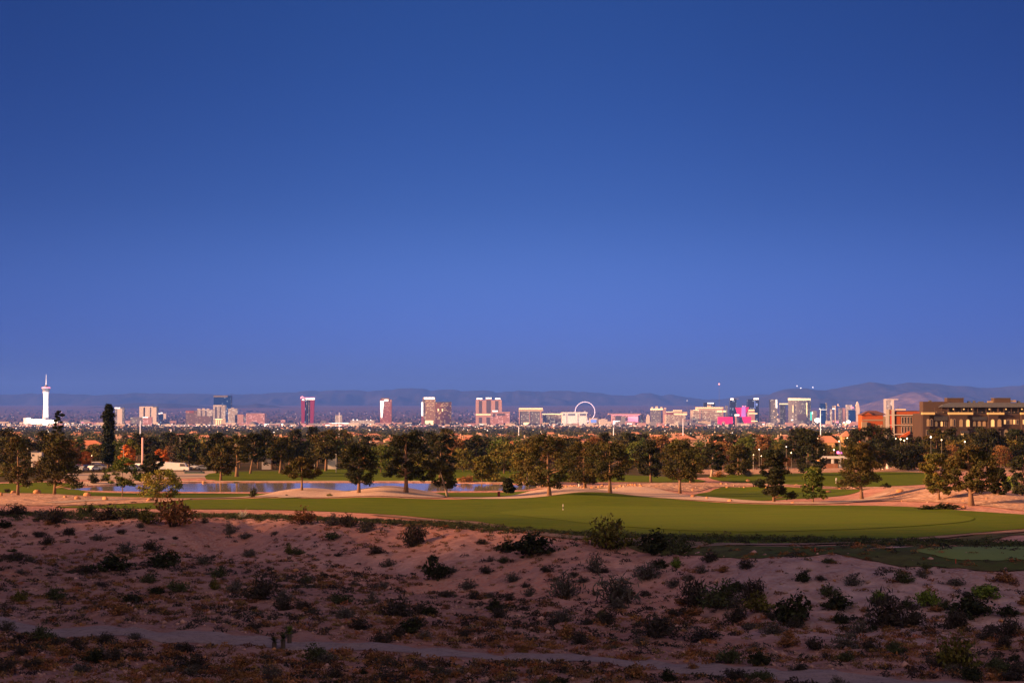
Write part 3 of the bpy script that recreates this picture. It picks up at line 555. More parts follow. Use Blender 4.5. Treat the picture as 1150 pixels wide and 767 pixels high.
tower('hotel_tower', 'grey slab hotel under a wide glowing cream top band', 583.2, 608.4, 461.8, 'grey', crown=('cream', .3), extra=(('top_storey', 'creamw', (582.4, 610, 459.4, 461.9, -.4, 14)), ('lit_cornice', 'warm', (582.8, 609.4, 458.3, 459.3, -.5, 14)), ('pier', 'pinkw', (582.6, 584, 462, G, -.4, 1), (594.6, 595.6, 462, G, -.4, 1), (606.4, 608.4, 462, G, -.4, 1)), ('lit_base', 'warm', (588, 594, 474.4, 477, -.5, .4))))
tower('hotel_tower', 'low cream hotel with a dark band at left, beside the white hotel', 609.4, 630.6, 464.6, 'cream', 10900, crown=('warm', .9), bands=((609.8, 613.6, 466, 474),))  # dark band over the left part of the wall
tower('hotel_tower', 'bright white hotel with two dark windows bands under its roof, left of the ferris wheel', 631.2, 660, 463, 'concrete', 10500, crown=('concrete', .9), bands=((632.4, 634.4, 464.6, 466.4), (638, 646, 464.4, 466.8), (651, 658, 464.4, 466.8)), extra=(('pier', 'greyw', (636, 636.6, 464.4, 477, -.3, .3), (648.6, 649.3, 464.4, 477, -.3, .3)),))
# ferris wheel
b = B('ferris_wheel', 'big white observation wheel rising behind the white hotel', 'ferris wheel', 657, 10900)
cx_, _, cz_ = b.pt(657, 462.4); rr_ = 11.0*b.u; mb = MB(); nn = 56
ring = [(cx_+rr_*math.cos(2*math.pi*i/nn), 0, cz_+rr_*math.sin(2*math.pi*i/nn)) for i in range(nn+1)]
MB().tube(ring, .34*b.u, 5).build('rim', mat('wheel_light', (.8, .75, .95), .5, em=.30, emc=(.8, .72, 1)), b.root)
for i in range(28):
    a = 2*math.pi*i/28; MB().lathe([(.1*b.u, cz_+(rr_+.5*b.u)*math.sin(a)-.3*b.u), (.36*b.u, cz_+(rr_+.5*b.u)*math.sin(a)), (.1*b.u, cz_+(rr_+.5*b.u)*math.sin(a)+.3*b.u)], cx_+(rr_+.5*b.u)*math.cos(a), 0, 6).build('cabin', FM['steel'], b.root)
for i in range(28): a = 2*math.pi*i/28; mb.tube([(cx_, 0, cz_), (cx_+rr_*math.cos(a), 0, cz_+rr_*math.sin(a))], .02*b.u, 3)
mb.build('spokes', FM['cap'], b.root); MB().lathe([(.6*b.u, cz_-.6*b.u), (.9*b.u, cz_), (.6*b.u, cz_+.6*b.u)], cx_, 0, 8).build('hub', FM['steel'], b.root)
for s_ in (-1, 1): b.tube('leg', 'steel', [(657, 462.4, 1.2), (657+s_*6, 480, 2.2)], .3)
tower('screen_building', 'white building with a deep blue screen under the ferris wheel', 662, 672, 469.6, 'concrete', 10300, cat='building', grp=None, extra=(('screen', 'bluel', (663.4, 669.8, 471, 474.6, -.3, .3)),))
tower('low_hall', 'white low hall between the blue screen and the pink-lit hotel', 673.4, 687.4, 473.2, 'concrete', 10200, cat='hall', grp=None)
b = tower('hotel_tower', 'pink-lit hotel with a wide overhanging roof and grey front tower', 687.6, 718, 465.8, 'pink', crown=('pinkl', .4), bands=((691, 697.6, 467, 476),))
b.part('roof_slab', 'pinkw', (683.6, 720, 464.4, 465.6, -.5, 16)); b.part('lit_wall', 'pinkl', (705.4, 716.6, 467.4, 474, -.3, .3)); b.part('front_tower', 'greyw', (697.8, 703.4, 467.8, G, -5, 4)); b.part('lit_base', 'lamp', (688.4, 696.4, 472.4, 477, -.6, .5))  # pink lighting of the wall put in as a glowing panel
tower('hotel_tower', 'narrow grey tower just right of the pink-lit hotel', 719.4, 724.4, 465.2, 'grey', 10800, extra=(('pier', 'pinkw', (722.6, 723.6, 466, G, -.2, .2)),))
b = B('steeple_building', 'small pointed white building between pink-lit and turreted hotels', 'building', 727.8, 10300); b.outline('wall', 'concrete', [(725.8, 480), (730, 480), (729.8, 468), (728.6, 465.6), (727.6, 465), (726.6, 467), (726, 469)], 0, 3)
b = tower('hotel_tower', 'grey-green turreted hotel with a lit battlement', 731.4, 744.4, 460.4, 'grey', extra=(('top_storey', 'warm', (731.2, 744.6, 458.9, 460.3, -.2, 8)), ('right_wing', 'pinkw', (744.4, 749.6, 459.4, G, .5, 6)), ('turret', 'concrete', (731.6, 733.6, 457, 458.9, 1, 2), (736.4, 739, 456.2, 458.9, 1, 2.4), (742, 744, 456.9, 458.9, 1, 2), (746, 748.2, 457.8, 459.4, 1, 2))))
b = tower('hotel_tower', 'stepped beige hotel with gold rooflines, right of the turreted hotel', 748, 772, 465.6, 'cream', 10600, extra=(('side_wing', 'rose', (748.6, 755.6, 462.8, 465.6, 0, 5)), ('top_storey', 'creamw', (756.4, 766, 461.2, 465.4, 0, 6), (766.4, 771.8, 462.4, 465.4, .2, 5)), ('lit_roofline', 'warm', (757, 771.6, 464.9, 465.7, -.3, .4), (748.4, 755.8, 462.2, 462.8, -.2, 3), (756.6, 766, 460.6, 461.2, -.2, 5))))
tower('office_block', 'dark blue block with a white sign peeking over the cream balcony hotel', 790.8, 805.4, 452.2, 'dark', 11300, extra=(('roof_sign', 'lamp', (794.4, 801.6, 452.2, 453.4, -.3, .3)),))
b = tower('hotel_tower', 'wide cream balcony hotel with white horizontal bands', 778, 813.4, 460.6, 'cream', extra=(('top_storey', 'creamw', (783, 813.4, 457.2, 460.6, .3, 18)), ('band', 'creamw', (778, 806, 462.8, 463.6, -.4, .4), (778, 810, 471, 471.9, -.4, .4), (788, 800, 473, 474, -1.4, .6)), ('lit_band', 'warm', (783, 812, 457.6, 458.3, -.1, .4), (805, 815, 461, 462.8, -.2, .4), (778, 785, 460.4, 461, -.3, .4)), ('lift_tower', 'creamw', (795, 799, 455, 457.3, 2, 4)), ('pier', 'pinkw', (786.8, 787.8, 461, G, -.5, .3), (811, 815, 458, G, -.2, 6))))
tower('hotel_tower', 'pale grey tower between the cream balcony hotel and a blue tower', 815.2, 819.8, 455.6, 'grey', 10900)
b = tower('hotel_tower', 'dark blue tower with a white roof sign at its left corner', 820, 829.8, 448, 'dark', 10900, extra=(('roof_sign', 'lamp', (820.2, 823.8, 447.2, 449.2, -.4, .4)), ('penthouse', 'cap', (824.4, 829.6, 447.4, 448.1, .5, 4))))
b = tower('hotel_tower', 'dark blue tower with a vertical light strip, behind the magenta hotel', 840, 855.4, 448.2, 'dark', 10900, extra=(('light_strip', 'bluel', (847.4, 848.2, 450.4, 459, -.4, .4)), ('roof_sign', 'lamp', (846.4, 852, 447, 448.8, -.4, .4)), ('screen', 'bluel', (849, 851, 453.4, 455, -.4, .4))))
tower('hotel_block', 'beige stepped block in front of the dark blue tower', 840.6, 850.8, 462.6, 'pinkw', 10300, extra=(('top_storey', 'creamw', (841, 847.4, 459.6, 462.6, .3, 4)), ('lit_band', 'warm', (841, 847.2, 460.2, 461, 0, .3), (841, 850.6, 472.4, 473.4, -.3, .3), (840.8, 850.6, 463.8, 464.8, -.3, .3))))
b = B('magenta_hotel', 'magenta and purple lit hotel with flaring curved wings', 'hotel', 826, 10200, GT)
b.part('wall', 'mag', (807, 825.6, 468.2, G, 0, 8)); b.part('lift_tower', 'pinkw', (825.8, 830, 467, G, -.4, 4)); b.part('roof_glow', 'lamp', (825.6, 830.2, 465.2, 467, -.5, 4))
b.outline('central_wing', 'mag', [(829.6, 468), (827.8, 462), (826.6, 457.6), (829.6, 457.8), (833.4, 457.8), (841.4, 457.2), (840, 460), (838.2, 464), (838, 468)], .4, 4); b.outline('purple_panel', 'purp', [(832.4, 468), (833, 457.4), (835.4, 455.4), (837.4, 457.4), (837.4, 468)], .1, .3)
b.outline('curved_wing', 'mag', [(833.6, 468), (843.4, 468), (843.4, 477.6), (839, 477.4), (836, 475), (834.4, 472)], -1, 4); b.part('lower_wall', 'dark', (830.4, 836, 469, G, .6, 3)); b.part('roof_glow', 'pinkl', (833.4, 834.6, 455.6, 456.6, 0, .4), (836.6, 837.6, 455.8, 456.6, 0, .4))
b = tower('hotel_tower', 'curved grey tower with a bright white glass streak', 865, 876.4, 448.6, 'grey', 10700, extra=(('light_streak', 'lamp', (871.2, 872.8, 448.8, 458, -.4, .4)), ('side_wall', 'dark', (864.4, 867.8, 448.6, G, -.2, 4)), ('window_lights', 'warm', (868.6, 869.4, 461, 462, -.3, .3), (873, 874, 465, 466, -.3, .3), (869.6, 870.4, 468, 469, -.3, .3), (872.4, 873.2, 470.4, 471.2, -.3, .3))))
tower('hotel_tower', 'shorter grey tower with a cream top, right of the curved grey tower', 876.6, 885.6, 453, 'grey', 10750, crown=('warm', 1.2))
# wide curved hotel
b = B('hotel_tower', 'wide grey curved hotel with a thick cream roof band, largest of the right group', 'hotel', 898.4, 10700, GT)
arc = [(886.2+24.4*i/12, 3.0*math.sin(math.pi*i/12)) for i in range(13)]
pl = [(b.pt(x, 470)[0], -d*b.u) for x, d in arc]+[(b.pt(910.6, 470)[0], 6*b.u), (b.pt(886.2, 470)[0], 6*b.u)]
MB().prism(pl, -4, b.z(449.6)).build('wall', FM['grey'], b.root)
MB().prism([(x*1.0, y-.3*b.u if i < 13 else y) for i, (x, y) in enumerate(pl)], b.z(449.6)+.3, b.z(447.2)).build('roof_band', FM['warm'], b.root)
b.part('dark_entrance', 'darkw', (895, 905.4, 465.4, 472, -3.5, .4)); b.part('lit_column', 'warm', (889.6, 890.4, 455, 463, -3.1, .4), (905, 906, 452, 468, -3.2, .4))
tower('sign_tower', 'slim dark sign tower with a teal panel', 909.8, 913, 461.4, 'darkw', 10300, cat='sign', grp=None, extra=(('teal_panel', 'teal', (910, 911.6, 462.6, 472, -.3, .3)), ('white_panel', 'lamp', (911.8, 912.8, 462.4, 465, -.3, .3))))
tower('hotel_block', 'plain pale grey block between the teal sign and blue glass block', 913.2, 921, 461.4, 'greyw', 10900)
tower('hotel_tower', 'blue glass block with a lighter right side', 921.6, 931, 453, 'blue', 10700, extra=(('side_wall', 'grey', (928.8, 931.4, 452.4, G, -.2, 5)), ('light_strip', 'lamp', (921.6, 928.6, 459.8, 460.2, -.2, .2), (920.2, 921.2, 458.6, 459.6, 0, 1))))
b = tower('hotel_tower', 'white tower with a tall fin and lit sign', 932.4, 938.4, 459.6, 'white', extra=(('fin', 'concrete', (938.4, 941.8, 455.4, G, -.4, 4)), ('roof', 'greyw', (935, 938.6, 455.6, 459.6, .5, 3)), ('roof_sign', 'lamp', (934.8, 938, 458.4, 459.6, -.2, .3))))
b.outline('fin_tip', 'concrete', [(940.4, 455.6), (942.8, 456.6), (942, 454.2), (941.3, 453.2)], 0, 2)
tower('hotel_tower', 'plain blue-grey tower between the fin tower and the sail-topped tower', 942.6, 949.4, 458.2, 'grey', 10900, extra=(('pier', 'pinkw', (949.4, 950.6, 458.2, G, -.2, 3)),))
b = tower('hotel_tower', 'white tower with blue glass front and a sail-shaped right fin', 951.2, 961.4, 454.6, 'white', extra=(('glass_front', 'blue', (952.6, 960.4, 460.4, 476, -.4, .5)), ('roof_sign', 'pinkl', (955.4, 958.6, 457, 458.4, -.3, .3))))
b.outline('sail_fin', 'concrete', [(961.4, 480), (965.6, 480), (965.4, 459), (964.4, 453.6), (963, 451), (962.2, 453.6), (961.4, 455)], -.4, 4)
b = tower('hotel_tower', 'white square tower with dark window bay, rising behind the red panel', 995.4, 1008.6, 448.2, 'white', 8600, crown=('concrete', .8), bands=((1000, 1003.8, 455.6, 460), (1008.2, 1008.9, 456, 462)), extra=(('pier', 'concrete', (995.4, 997, 448.4, G, -.3, .4), (1003.9, 1006.4, 448.8, G, -.3, .4)),))
# masts and floodlights
def mast(name, label, px, y0, D, r=.25, m='steel', tip=None, cat='mast', yb=None):
    b = B(name, label, cat, px, D); x = b.pt(px, y0)[0]; MB().tube([(x, 0, -1), (x, 0, b.z(y0))], [r*b.u, r*.6*b.u], 6).build('pole', FM[m], b.root)
    if tip: MB().lathe([(.1*b.u*tip[1], b.z(y0)-.3*b.u), (.5*b.u*tip[1], b.z(y0)), (.5*b.u*tip[1], b.z(y0)+.4*b.u*tip[1]), (.1*b.u, b.z(y0)+.8*b.u*tip[1])], x, 0, 8).build('beacon', FM[tip[0]], b.root)
    return b
mast('radio_mast', 'very tall thin mast with a red beacon tip, above the cream balcony hotel', 807.6, 431.8, 13000, .16, 'cap', ('red', 1.7))
mast('radio_mast', 'thin lattice mast with small light left of the cream balcony hotel', 771.6, 450, 11000, .12, 'cap', ('lamp', .7))
mast('flag_pole', 'tall thin white mast left of the low white hotel, rising from the suburb', 381, 463, 1500, .4)
mast('light_mast', 'white mast rising from the suburb right of the tall columnar monopine', 157.6, 472.5, 1500, .65)
mast('light_mast', 'short white mast below the low purple block', 192.2, 482, 1500, .7)
mast('light_mast', 'white mast in the suburb below the cream-topped slab hotel', 582.6, 478.5, 1600, .65)
mast('light_mast', 'grey mast in the suburb below the pink-lit hotel', 689, 480, 1500, .7)
mast('light_mast', 'thick white mast in the suburb below the stepped beige hotel', 767, 470, 1500, .5)
b = mast('floodlight_mast', 'white mast with a blazing white floodlight, beside the blue glass block', 921.4, 459, 1400, .6); 
MB().lathe([(.3*b.u, b.z(474.6)), (3*b.u, b.z(473)), (3*b.u, b.z(470.6)), (.3*b.u, b.z(469.6))], b.pt(918.2, 472)[0], 0, 12).build('floodlight', mat('flood_light', (1, 1, 1), .5, em=3, emc=(1, .86, .62)), b.root)
for k, (px, py, s, lb) in enumerate([(952.8, 473.6, 2.3, 'blazing white floodlight at the foot of the sail-topped tower'), (863, 476, 1.5, 'warm white floodlight below the curved grey tower'), (889.6, 471.6, 1.2, 'small beige lit kiosk dome below the wide grey hotel'), (8.4, 485.6, 1.4, 'round white light low at the far left'), (948.2, 474.4, 1.2, 'small bright light left of the sail-topped floodlight')]):
    b = B('floodlight', lb, 'floodlight', px, 9300 if k < 3 else 5000); x = b.pt(px, py)[0]; c = b.z(py)
    MB().lathe([(.2*b.u, c-.7*s*b.u), (s*b.u, c-.3*s*b.u), (s*b.u, c+.2*s*b.u), (.2*b.u, c+.7*s*b.u)], x, 0, 10).build('lamp_head', FM['lamp'] if k else bpy.data.materials['flood_light'], b.root)
    MB().tube([(x, 0, -1), (x, 0, c)], .2*b.u, 5).build('pole', FM['cap'], b.root)

# low-rise blocks between the towers
LRM = [(FM['concrete'], 'white'), (FM['white'], 'pale'), (FM['pinkw'], 'pinkish'), (FM['creamw'], 'cream'), (FM['greyw'], 'grey'), (FM['cap'], 'dark grey'), (FM['pink'], 'dusky pink')]
for k in range(235):
    px = 4+1160*((k*0.618034) % 1); D = rnd.uniform(8200, 10300) if k % 3 else rnd.uniform(10800, 12500)
    mt, cn = LRM[min(int(rnd.random()**1.3*7), 6)]; wpx = rnd.uniform(3, 13); hpx = rnd.uniform(1.0, 3.0)*(1.25 if k % 3 else 1.6)*(1.35 if px > 600 else 1)
    x = at(px, 447, D).x; g = gz(x, D); u = D/F; lit = rnd.random() < .4
    tier = 'in front of the towers' if k % 3 else 'between the towers'
    dd = near_lm(px).replace('straight below the', 'by the').replace('below right of the', 'just right of the').replace('below left of the', 'just left of the')
    rt = empty('low_rise_building', (x, D, g), f'{"wide" if wpx > 8 else "narrow"} {cn} low block {tier}, {dd}', 'building', 'low blocks along the city centre')
    mb = MB().box(-wpx/2*u, wpx/2*u, 0, wpx*.6*u, -3, hpx*u)
    if rnd.random() < .5: mb.box(-wpx*.2*u, wpx*.25*u, .1*wpx*u, wpx*.4*u, hpx*u, (hpx+.6)*u)
    mb.build('wall', mt, rt)
    if lit: MB().box(-wpx*.35*u, wpx*rnd.uniform(-.1, .4)*u, -.3*u, 0-.05*u, hpx*.35*u, hpx*(.35+.35*rnd.random())*u).build('lit_front', FM[rnd.choice(['lamp', 'warm', 'lamp', 'pinkl'])], rt)
# everything smaller: roofs and lights of the city
def scatter_boxes(name, label, n, D0, D1, w0, w1, h0, h1, mats_, seed, z0=0.0, pmax=1180, pw=1.0):
    r = np.random.default_rng(seed); D = D0+(D1-D0)*r.random(n)**pw; px = r.uniform(-20, pmax, n)
    if 'light' in name: k_ = fbm(px/38, D/1500, 3, seed) > r.uniform(-.7, .8, n); D = D[k_]; px = px[k_]; n = len(px)
    X = (px-CX)/F*D; Z = ground(X, D)+z0
    w = r.uniform(w0, w1, n)*D/F; h = r.uniform(h0, h1, n)*D/F; zo = r.random(n)*h*.2
    c = np.array([(-1, -1, 0), (1, -1, 0), (1, 1, 0), (-1, 1, 0), (-1, -1, 1), (1, -1, 1), (1, 1, 1), (-1, 1, 1)], float)
    V = np.zeros((n, 8, 3)); V[:, :, 0] = X[:, None]+c[None, :, 0]*w[:, None]/2; V[:, :, 1] = D[:, None]+c[None, :, 1]*w[:, None]/2; V[:, :, 2] = (Z+zo)[:, None]-(z0 == 0)*2+c[None, :, 2]*h[:, None]
    f = np.array([(0, 3, 2, 1), (4, 5, 6, 7), (0, 1, 5, 4), (1, 2, 6, 5), (2, 3, 7, 6), (3, 0, 4, 7)]); Fc = (np.arange(n)[:, None, None]*8+f[None]).reshape(-1, 4)
    mi = np.repeat(r.choice(len(mats_), n, p=None), 6)
    o = link(name, np_mesh(name, V.reshape(-1, 3), Fc, mats_, False, mi)); tag(o, label, 'city', None, 'stuff')
scatter_boxes('city_blocks', 'countless small blocks of the city between the suburb and the towers', 2600, 4200, 13500, 1.0, 5.0, .5, 1.5, [FM['white'], FM['greyw'], FM['cap'], FM['pinkw'], FM['creamw'], FM['brown'], FM['concrete']], 5)
LG = [mat('street_light_white', (1, 1, 1), .5, em=.55, emc=(1, .93, .85)), mat('street_light_warm', (.8, .5, .3), .5, em=.55, emc=(1, .66, .36)), mat('street_light_pink', (.6, .35, .35), .5, em=.3, emc=(1, .6, .6)), mat('street_light_dim', (.4, .33, .35), .5, em=.16, emc=(1, .8, .75))]
scatter_boxes('city_lights', 'countless small lights along the foot of the towers', 2600, 8200, 11500, .4, 1.3, .3, .8, LG, 6, 6)
scatter_boxes('valley_lights', 'faint lights of the far side of the valley', 900, 14000, 24500, .4, 1.2, .25, .6, LG[2:]+[FM['greyw']], 8, 8, pw=.8)
scatter_boxes('suburb_lights', 'small lights among the trees of the suburb', 300, 2200, 7500, .5, 1.2, .4, .9, [LG[0], LG[1], LG[3], FM['creamw']], 9, 7, pw=1.3)

for px, py, lb in ((895.2, 433, 'highest of three white beacon lights on the right mountain crest'), (899.4, 435.6, 'lowest white beacon light on the right mountain crest'), (913, 434.6, 'rightmost of three white beacon lights on the right mountain crest')):
    p = at(px, py+2.5, 33900); b = empty('beacon_mast', p, lb, 'mast'); u_ = 33900/F; MB().tube([(0, 0, -60), (0, 0, 2.2*u_)], .05*u_, 5).build('pole', FM['cap'], b)
    MB().lathe([(.1*u_, 1.5*u_), (.55*u_, 1.9*u_), (.55*u_, 2.4*u_), (.1*u_, 2.8*u_)], 0, 0, 8).build('beacon', mat('beacon_light', (1, 1, 1), .5, em=1.2, emc=(.9, .95, 1)), b)
for k, (x0, x1, py) in enumerate(((174.6, 177, 464.4), (177.8, 179.4, 463.8), (180.4, 182.4, 463.2))):
    b = B('hillside_building', ['leftmost', 'middle', 'rightmost and highest'][k]+' of three bright white spots on the far slope, beyond the white twin-slab tower', 'building', (x0+x1)/2, 16000, 'bright spots on the far slope'); b.part('wall', 'concrete', (x0+.1, x1-.1, py+1.2, G, 0, 2)); b.part('lit_roof', 'lamp', (x0, x1, py, py+1.1, -.2, 2))

# the floodlamps that light the observation tower, its hotel and the white hotel
for k, (px, D, aim, P) in enumerate(((51, 10250, 455, 6e6), (43, 10300, 474, 1.4e6), (645, 10250, 470, 7e5))):
    ld = bpy.data.lights.new('floodlamp', 'SPOT'); lo = bpy.data.objects.new('floodlamp', ld); COL.objects.link(lo); ld.energy = P; ld.spot_size = R(50); ld.shadow_soft_size = 4; ld.color = (1, .93, .82)
    x = at(px, 447, D).x; lo.location = (x, D, gz(x, D)+20); lo.rotation_euler = (at(px, aim, D+420)-lo.location).to_track_quat('-Z', 'Y').to_euler()
# ------------------------------------------------------------ near buildings at right
NM = dict(
    brick=mat('brown_brick', (.06, .034, .027), .9, noise=(.6, .6, (.046, .027, .023))), plum=mat('plum_render', (.040, .021, .017), .9, noise=(.3, .5, (.052, .028, .022))),
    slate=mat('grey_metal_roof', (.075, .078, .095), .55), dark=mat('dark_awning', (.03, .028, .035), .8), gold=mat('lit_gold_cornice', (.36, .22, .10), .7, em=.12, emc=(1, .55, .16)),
    glass=mat('dark_window_glass', (.03, .03, .04), .15), lit=mat('lit_window', (.4, .25, .1), .5, em=.34, emc=(1, .52, .18)), litd=mat('dim_lit_window', (.2, .12, .06), .5, em=.07, emc=(1, .45, .16)),
    trim=mat('cream_trim', (.26, .19, .14), .8), white=mat('white_trim', (.46, .41, .38), .8), red=mat('red_panel', (.55, .03, .02), .6), redd=mat('deep_red_panel', (.28, .015, .02), .6),
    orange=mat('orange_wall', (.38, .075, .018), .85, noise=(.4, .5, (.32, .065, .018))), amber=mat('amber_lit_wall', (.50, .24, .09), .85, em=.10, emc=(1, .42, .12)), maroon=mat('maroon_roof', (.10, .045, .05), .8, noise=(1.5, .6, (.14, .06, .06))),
    tan=mat('tan_wall', (.22, .095, .055), .9, noise=(.5, .5, (.18, .08, .045))), globe=mat('globe_lamp_light', (1, .8, .5), .5, em=2.2, emc=(1, .66, .34)), wglobe=mat('white_lamp_light', (1, .95, .9), .5, em=2.0, emc=(1, .9, .78)),
    mglobe=mat('magenta_umbrella', (.8, .15, .45), .6, em=.35, emc=(1, .25, .7)), pole=mat('painted_pole', (.22, .20, .19), .6), canopy=mat('pale_canopy', (.55, .55, .56), .6))
def arch(b, cx, yt, yb, w, m, fr, th=.3, name='window', parent=None):
    pts = [(cx-w/2, yb), (cx+w/2, yb)]+[(cx+w/2*math.cos(a), yt+w/2-w/2*math.sin(a)) for a in [math.pi*i/6 for i in range(7)]]
    return b.outline(name, m, [pts[0], pts[1]]+pts[2:], fr, th, parent)
def window(b, x0, x1, yt, yb, m, fr, frame=None, arched=False):
    """a window with a frame (part) and its pane (sub-part)"""
    f = frame or NM['trim']; w = x1-x0; t = min(.45, w*.16)
    if arched:
        o = arch(b, (x0+x1)/2, yt, yb, w, f, fr-.25, .3); arch(b, (x0+x1)/2, yt+t, yb-t*.6, w-2*t, m, fr-.32, .1, 'pane', o)
    else:
        o = b.part('window', f, (x0, x1, yt, yb, fr-.25, .3)); b.part('pane', m, (x0+t, x1-t, yt+t, yb-t, fr-.32, .1), parent=o)
    return o
b = B('lodge', 'big brown stone lodge with gold cornices and grey roof, at the right edge', 'hotel', 1100, 550)
b.part('wall', NM['plum'], (1035.2, 1215, 465.6, G, 0, 40)); b.part('bay', NM['plum'], (1035.6, 1048, 465.6, G, -3.4, 3.6), (1065.2, 1091, 465.6, G, -3.4, 3.6), (1109, 1126, 465.6, G, -3.4, 3.6), (1146, 1170, 465.6, G, -3.4, 3.6))
b.part('cornice', NM['gold'], (1034.8, 1048.8, 463, 465.5, -4.4, 6), (1064.6, 1091.6, 463, 465.5, -4.4, 6), (1108.4, 1126.6, 463.2, 465.5, -4.4, 6), (1145.6, 1170, 463.2, 465.5, -4.4, 6))
b.part('floor_slab', NM['brick'], (1035.2, 1215, 464.6, 465.55, .2, 40)); b.part('terrace_wall', NM['dark'], (1047, 1215, 457.4, 464.5, 9, 28))
for i, x in enumerate([1050, 1057.5, 1064.4, 1072, 1080, 1087.5, 1092.4, 1098, 1107.6, 1113, 1120.6, 1127.6, 1136, 1143.6, 1150.6, 1160]):
    b.part('column', NM['brick'], (x, x+(1.7 if i % 4 == 2 else .8), 457.6, 464.5, 1.5, .8))
for x in [1071, 1082.6, 1091.6, 1111.4, 1130, 1148, 1155]: b.part('terrace_lamp', NM['lit'], (x, x+1.5, 458.8, 460.2, 3, .8))
for x in (1052, 1060, 1077, 1094, 1103.6, 1116.6, 1124, 1134, 1140, 1153): b.part('table_light', NM['litd'], (x, x+1.2, 462.2, 463.4, 4, .5))
b.outline('roof', NM['slate'], [(1055, 457.3), (1059, 454.4), (1067, 452.2), (1215, 452.2), (1215, 457.3)], -.5, 42)
b.part('upper_block', NM['brick'], (1038.2, 1068, 451, 464.5, 6, 16)); b.part('penthouse', NM['brick'], (1066, 1084.6, 447.2, 452.1, 8, 12), (1119, 1137.4, 447.2, 452.1, 8, 12)); b.part('penthouse_cap', NM['slate'], (1065.6, 1085, 446.7, 447.15, 7.6, 13), (1118.6, 1137.8, 446.7, 447.15, 7.6, 13))
b.part('roof_glow', NM['litd'], (1112, 1118.4, 450.2, 452.1, 9, 2), (1138, 1144, 449.4, 451.4, 9, 2))
for x0, x1 in ((1048.4, 1064.8), (1091.8, 1108.2), (1126.8, 1145.2)):
    mb = MB(); z0 = b.z(464.6); z1 = b.z(462.6)
    xa, xb = b.pt(x0, 460)[0], b.pt(x1, 460)[0]; mb.box(xa, xb, .05*b.u, .3*b.u, z1-.12, z1)
    n_ = int((xb-xa)/.35)
    for i in range(n_+1): xx = xa+(xb-xa)*i/n_; mb.box(xx-.02, xx+.02, .1*b.u, .25*b.u, z0, z1-.12)
    mb.build('railing', NM['dark'], b.root)
for x0, x1, yt in ((1090, 1093, 450.4), (1096, 1098.4, 449.8), (1102, 1108, 450.8), (1146, 1149, 450.2), (1046, 1049, 449.6)): b.part('roof_unit', NM['slate'], (x0, x1, yt, 452.6 if x0 > 1060 else 451.2, 10, 3))
b.part('awning', NM['dark'], (1048.6, 1064.6, 467, 472.4, -1.5, 1.4), (1091.6, 1108.4, 467.8, 471.8, -1.5, 1.4), (1077.4, 1087, 483.6, 486, -5, 1.5))
for x0, x1, l in [(1039.8, 1043, 1), (1043.6, 1046.8, 0), (1066, 1069, 1), (1069.6, 1072.4, 0)]: window(b, x0, x1, 470.2, 478.6, NM['litd' if l else 'glass'], -3.4, arched=True)
for x0, x1, l in [(1076.4, 1080.4, 1), (1083.8, 1088.2, 2), (1111.6, 1116, 2), (1119.2, 1123.6, 1)]: window(b, x0, x1, 470.6, 479.2, NM[('glass', 'litd', 'lit')[l]], -3.4, arched=True)
for x0, x1, l in [(1049.8, 1053, 1), (1056, 1059, 2), (1060.6, 1063.6, 0), (1092.4, 1096, 1), (1098, 1101.6, 1), (1103.6, 1107.2, 1)]: window(b, x0, x1, 472.8, 478.8, NM[('glass', 'litd', 'lit')[l]], 0, arched=True)
for i, x0 in enumerate([1127, 1130.6, 1134, 1137.6, 1141.4, 1147.2, 1151]): window(b, x0, x0+2.9, 471, 476.6, NM[('lit', 'glass', 'litd', 'lit', 'glass', 'lit', 'litd')[i]], 0 if x0 < 1146 else -3.4)
for x0, x1, yt, yb, l in [(1039, 1045, 482.6, 489, 0), (1066.6, 1071.6, 483.4, 489.6, 0), (1078, 1081.6, 486.2, 491, 2), (1083.4, 1086.8, 486.2, 491, 1), (1091, 1093.6, 487.6, 496, 0), (1127.2, 1132.4, 482, 497, 1), (1136.4, 1140, 483, 498, 2), (1112, 1116, 486, 492, 1), (1049.6, 1053.6, 484, 490, 0), (1056, 1060, 484, 490, 1), (1098, 1104, 484, 490, 0), (1119, 1122.6, 484, 491, 0)]:
    window(b, x0, x1, yt, yb, NM[('glass', 'litd', 'lit')[l]], -3.4 if (x0 < 1048 or 1065 < x0 < 1091 or 1109 < x0 < 1126) else 0, arched=yb-yt > 8)
b.part('band', NM['brick'], (1048.2, 1065, 480, 480.8, -.4, .35), (1091.2, 1108.8, 480, 480.8, -.4, .35), (1065.2, 1091, 480.4, 481.2, -3.7, .28), (1109, 1126, 480.4, 481.2, -3.7, .28), (1126.2, 1145.8, 480, 480.8, -.4, .35))

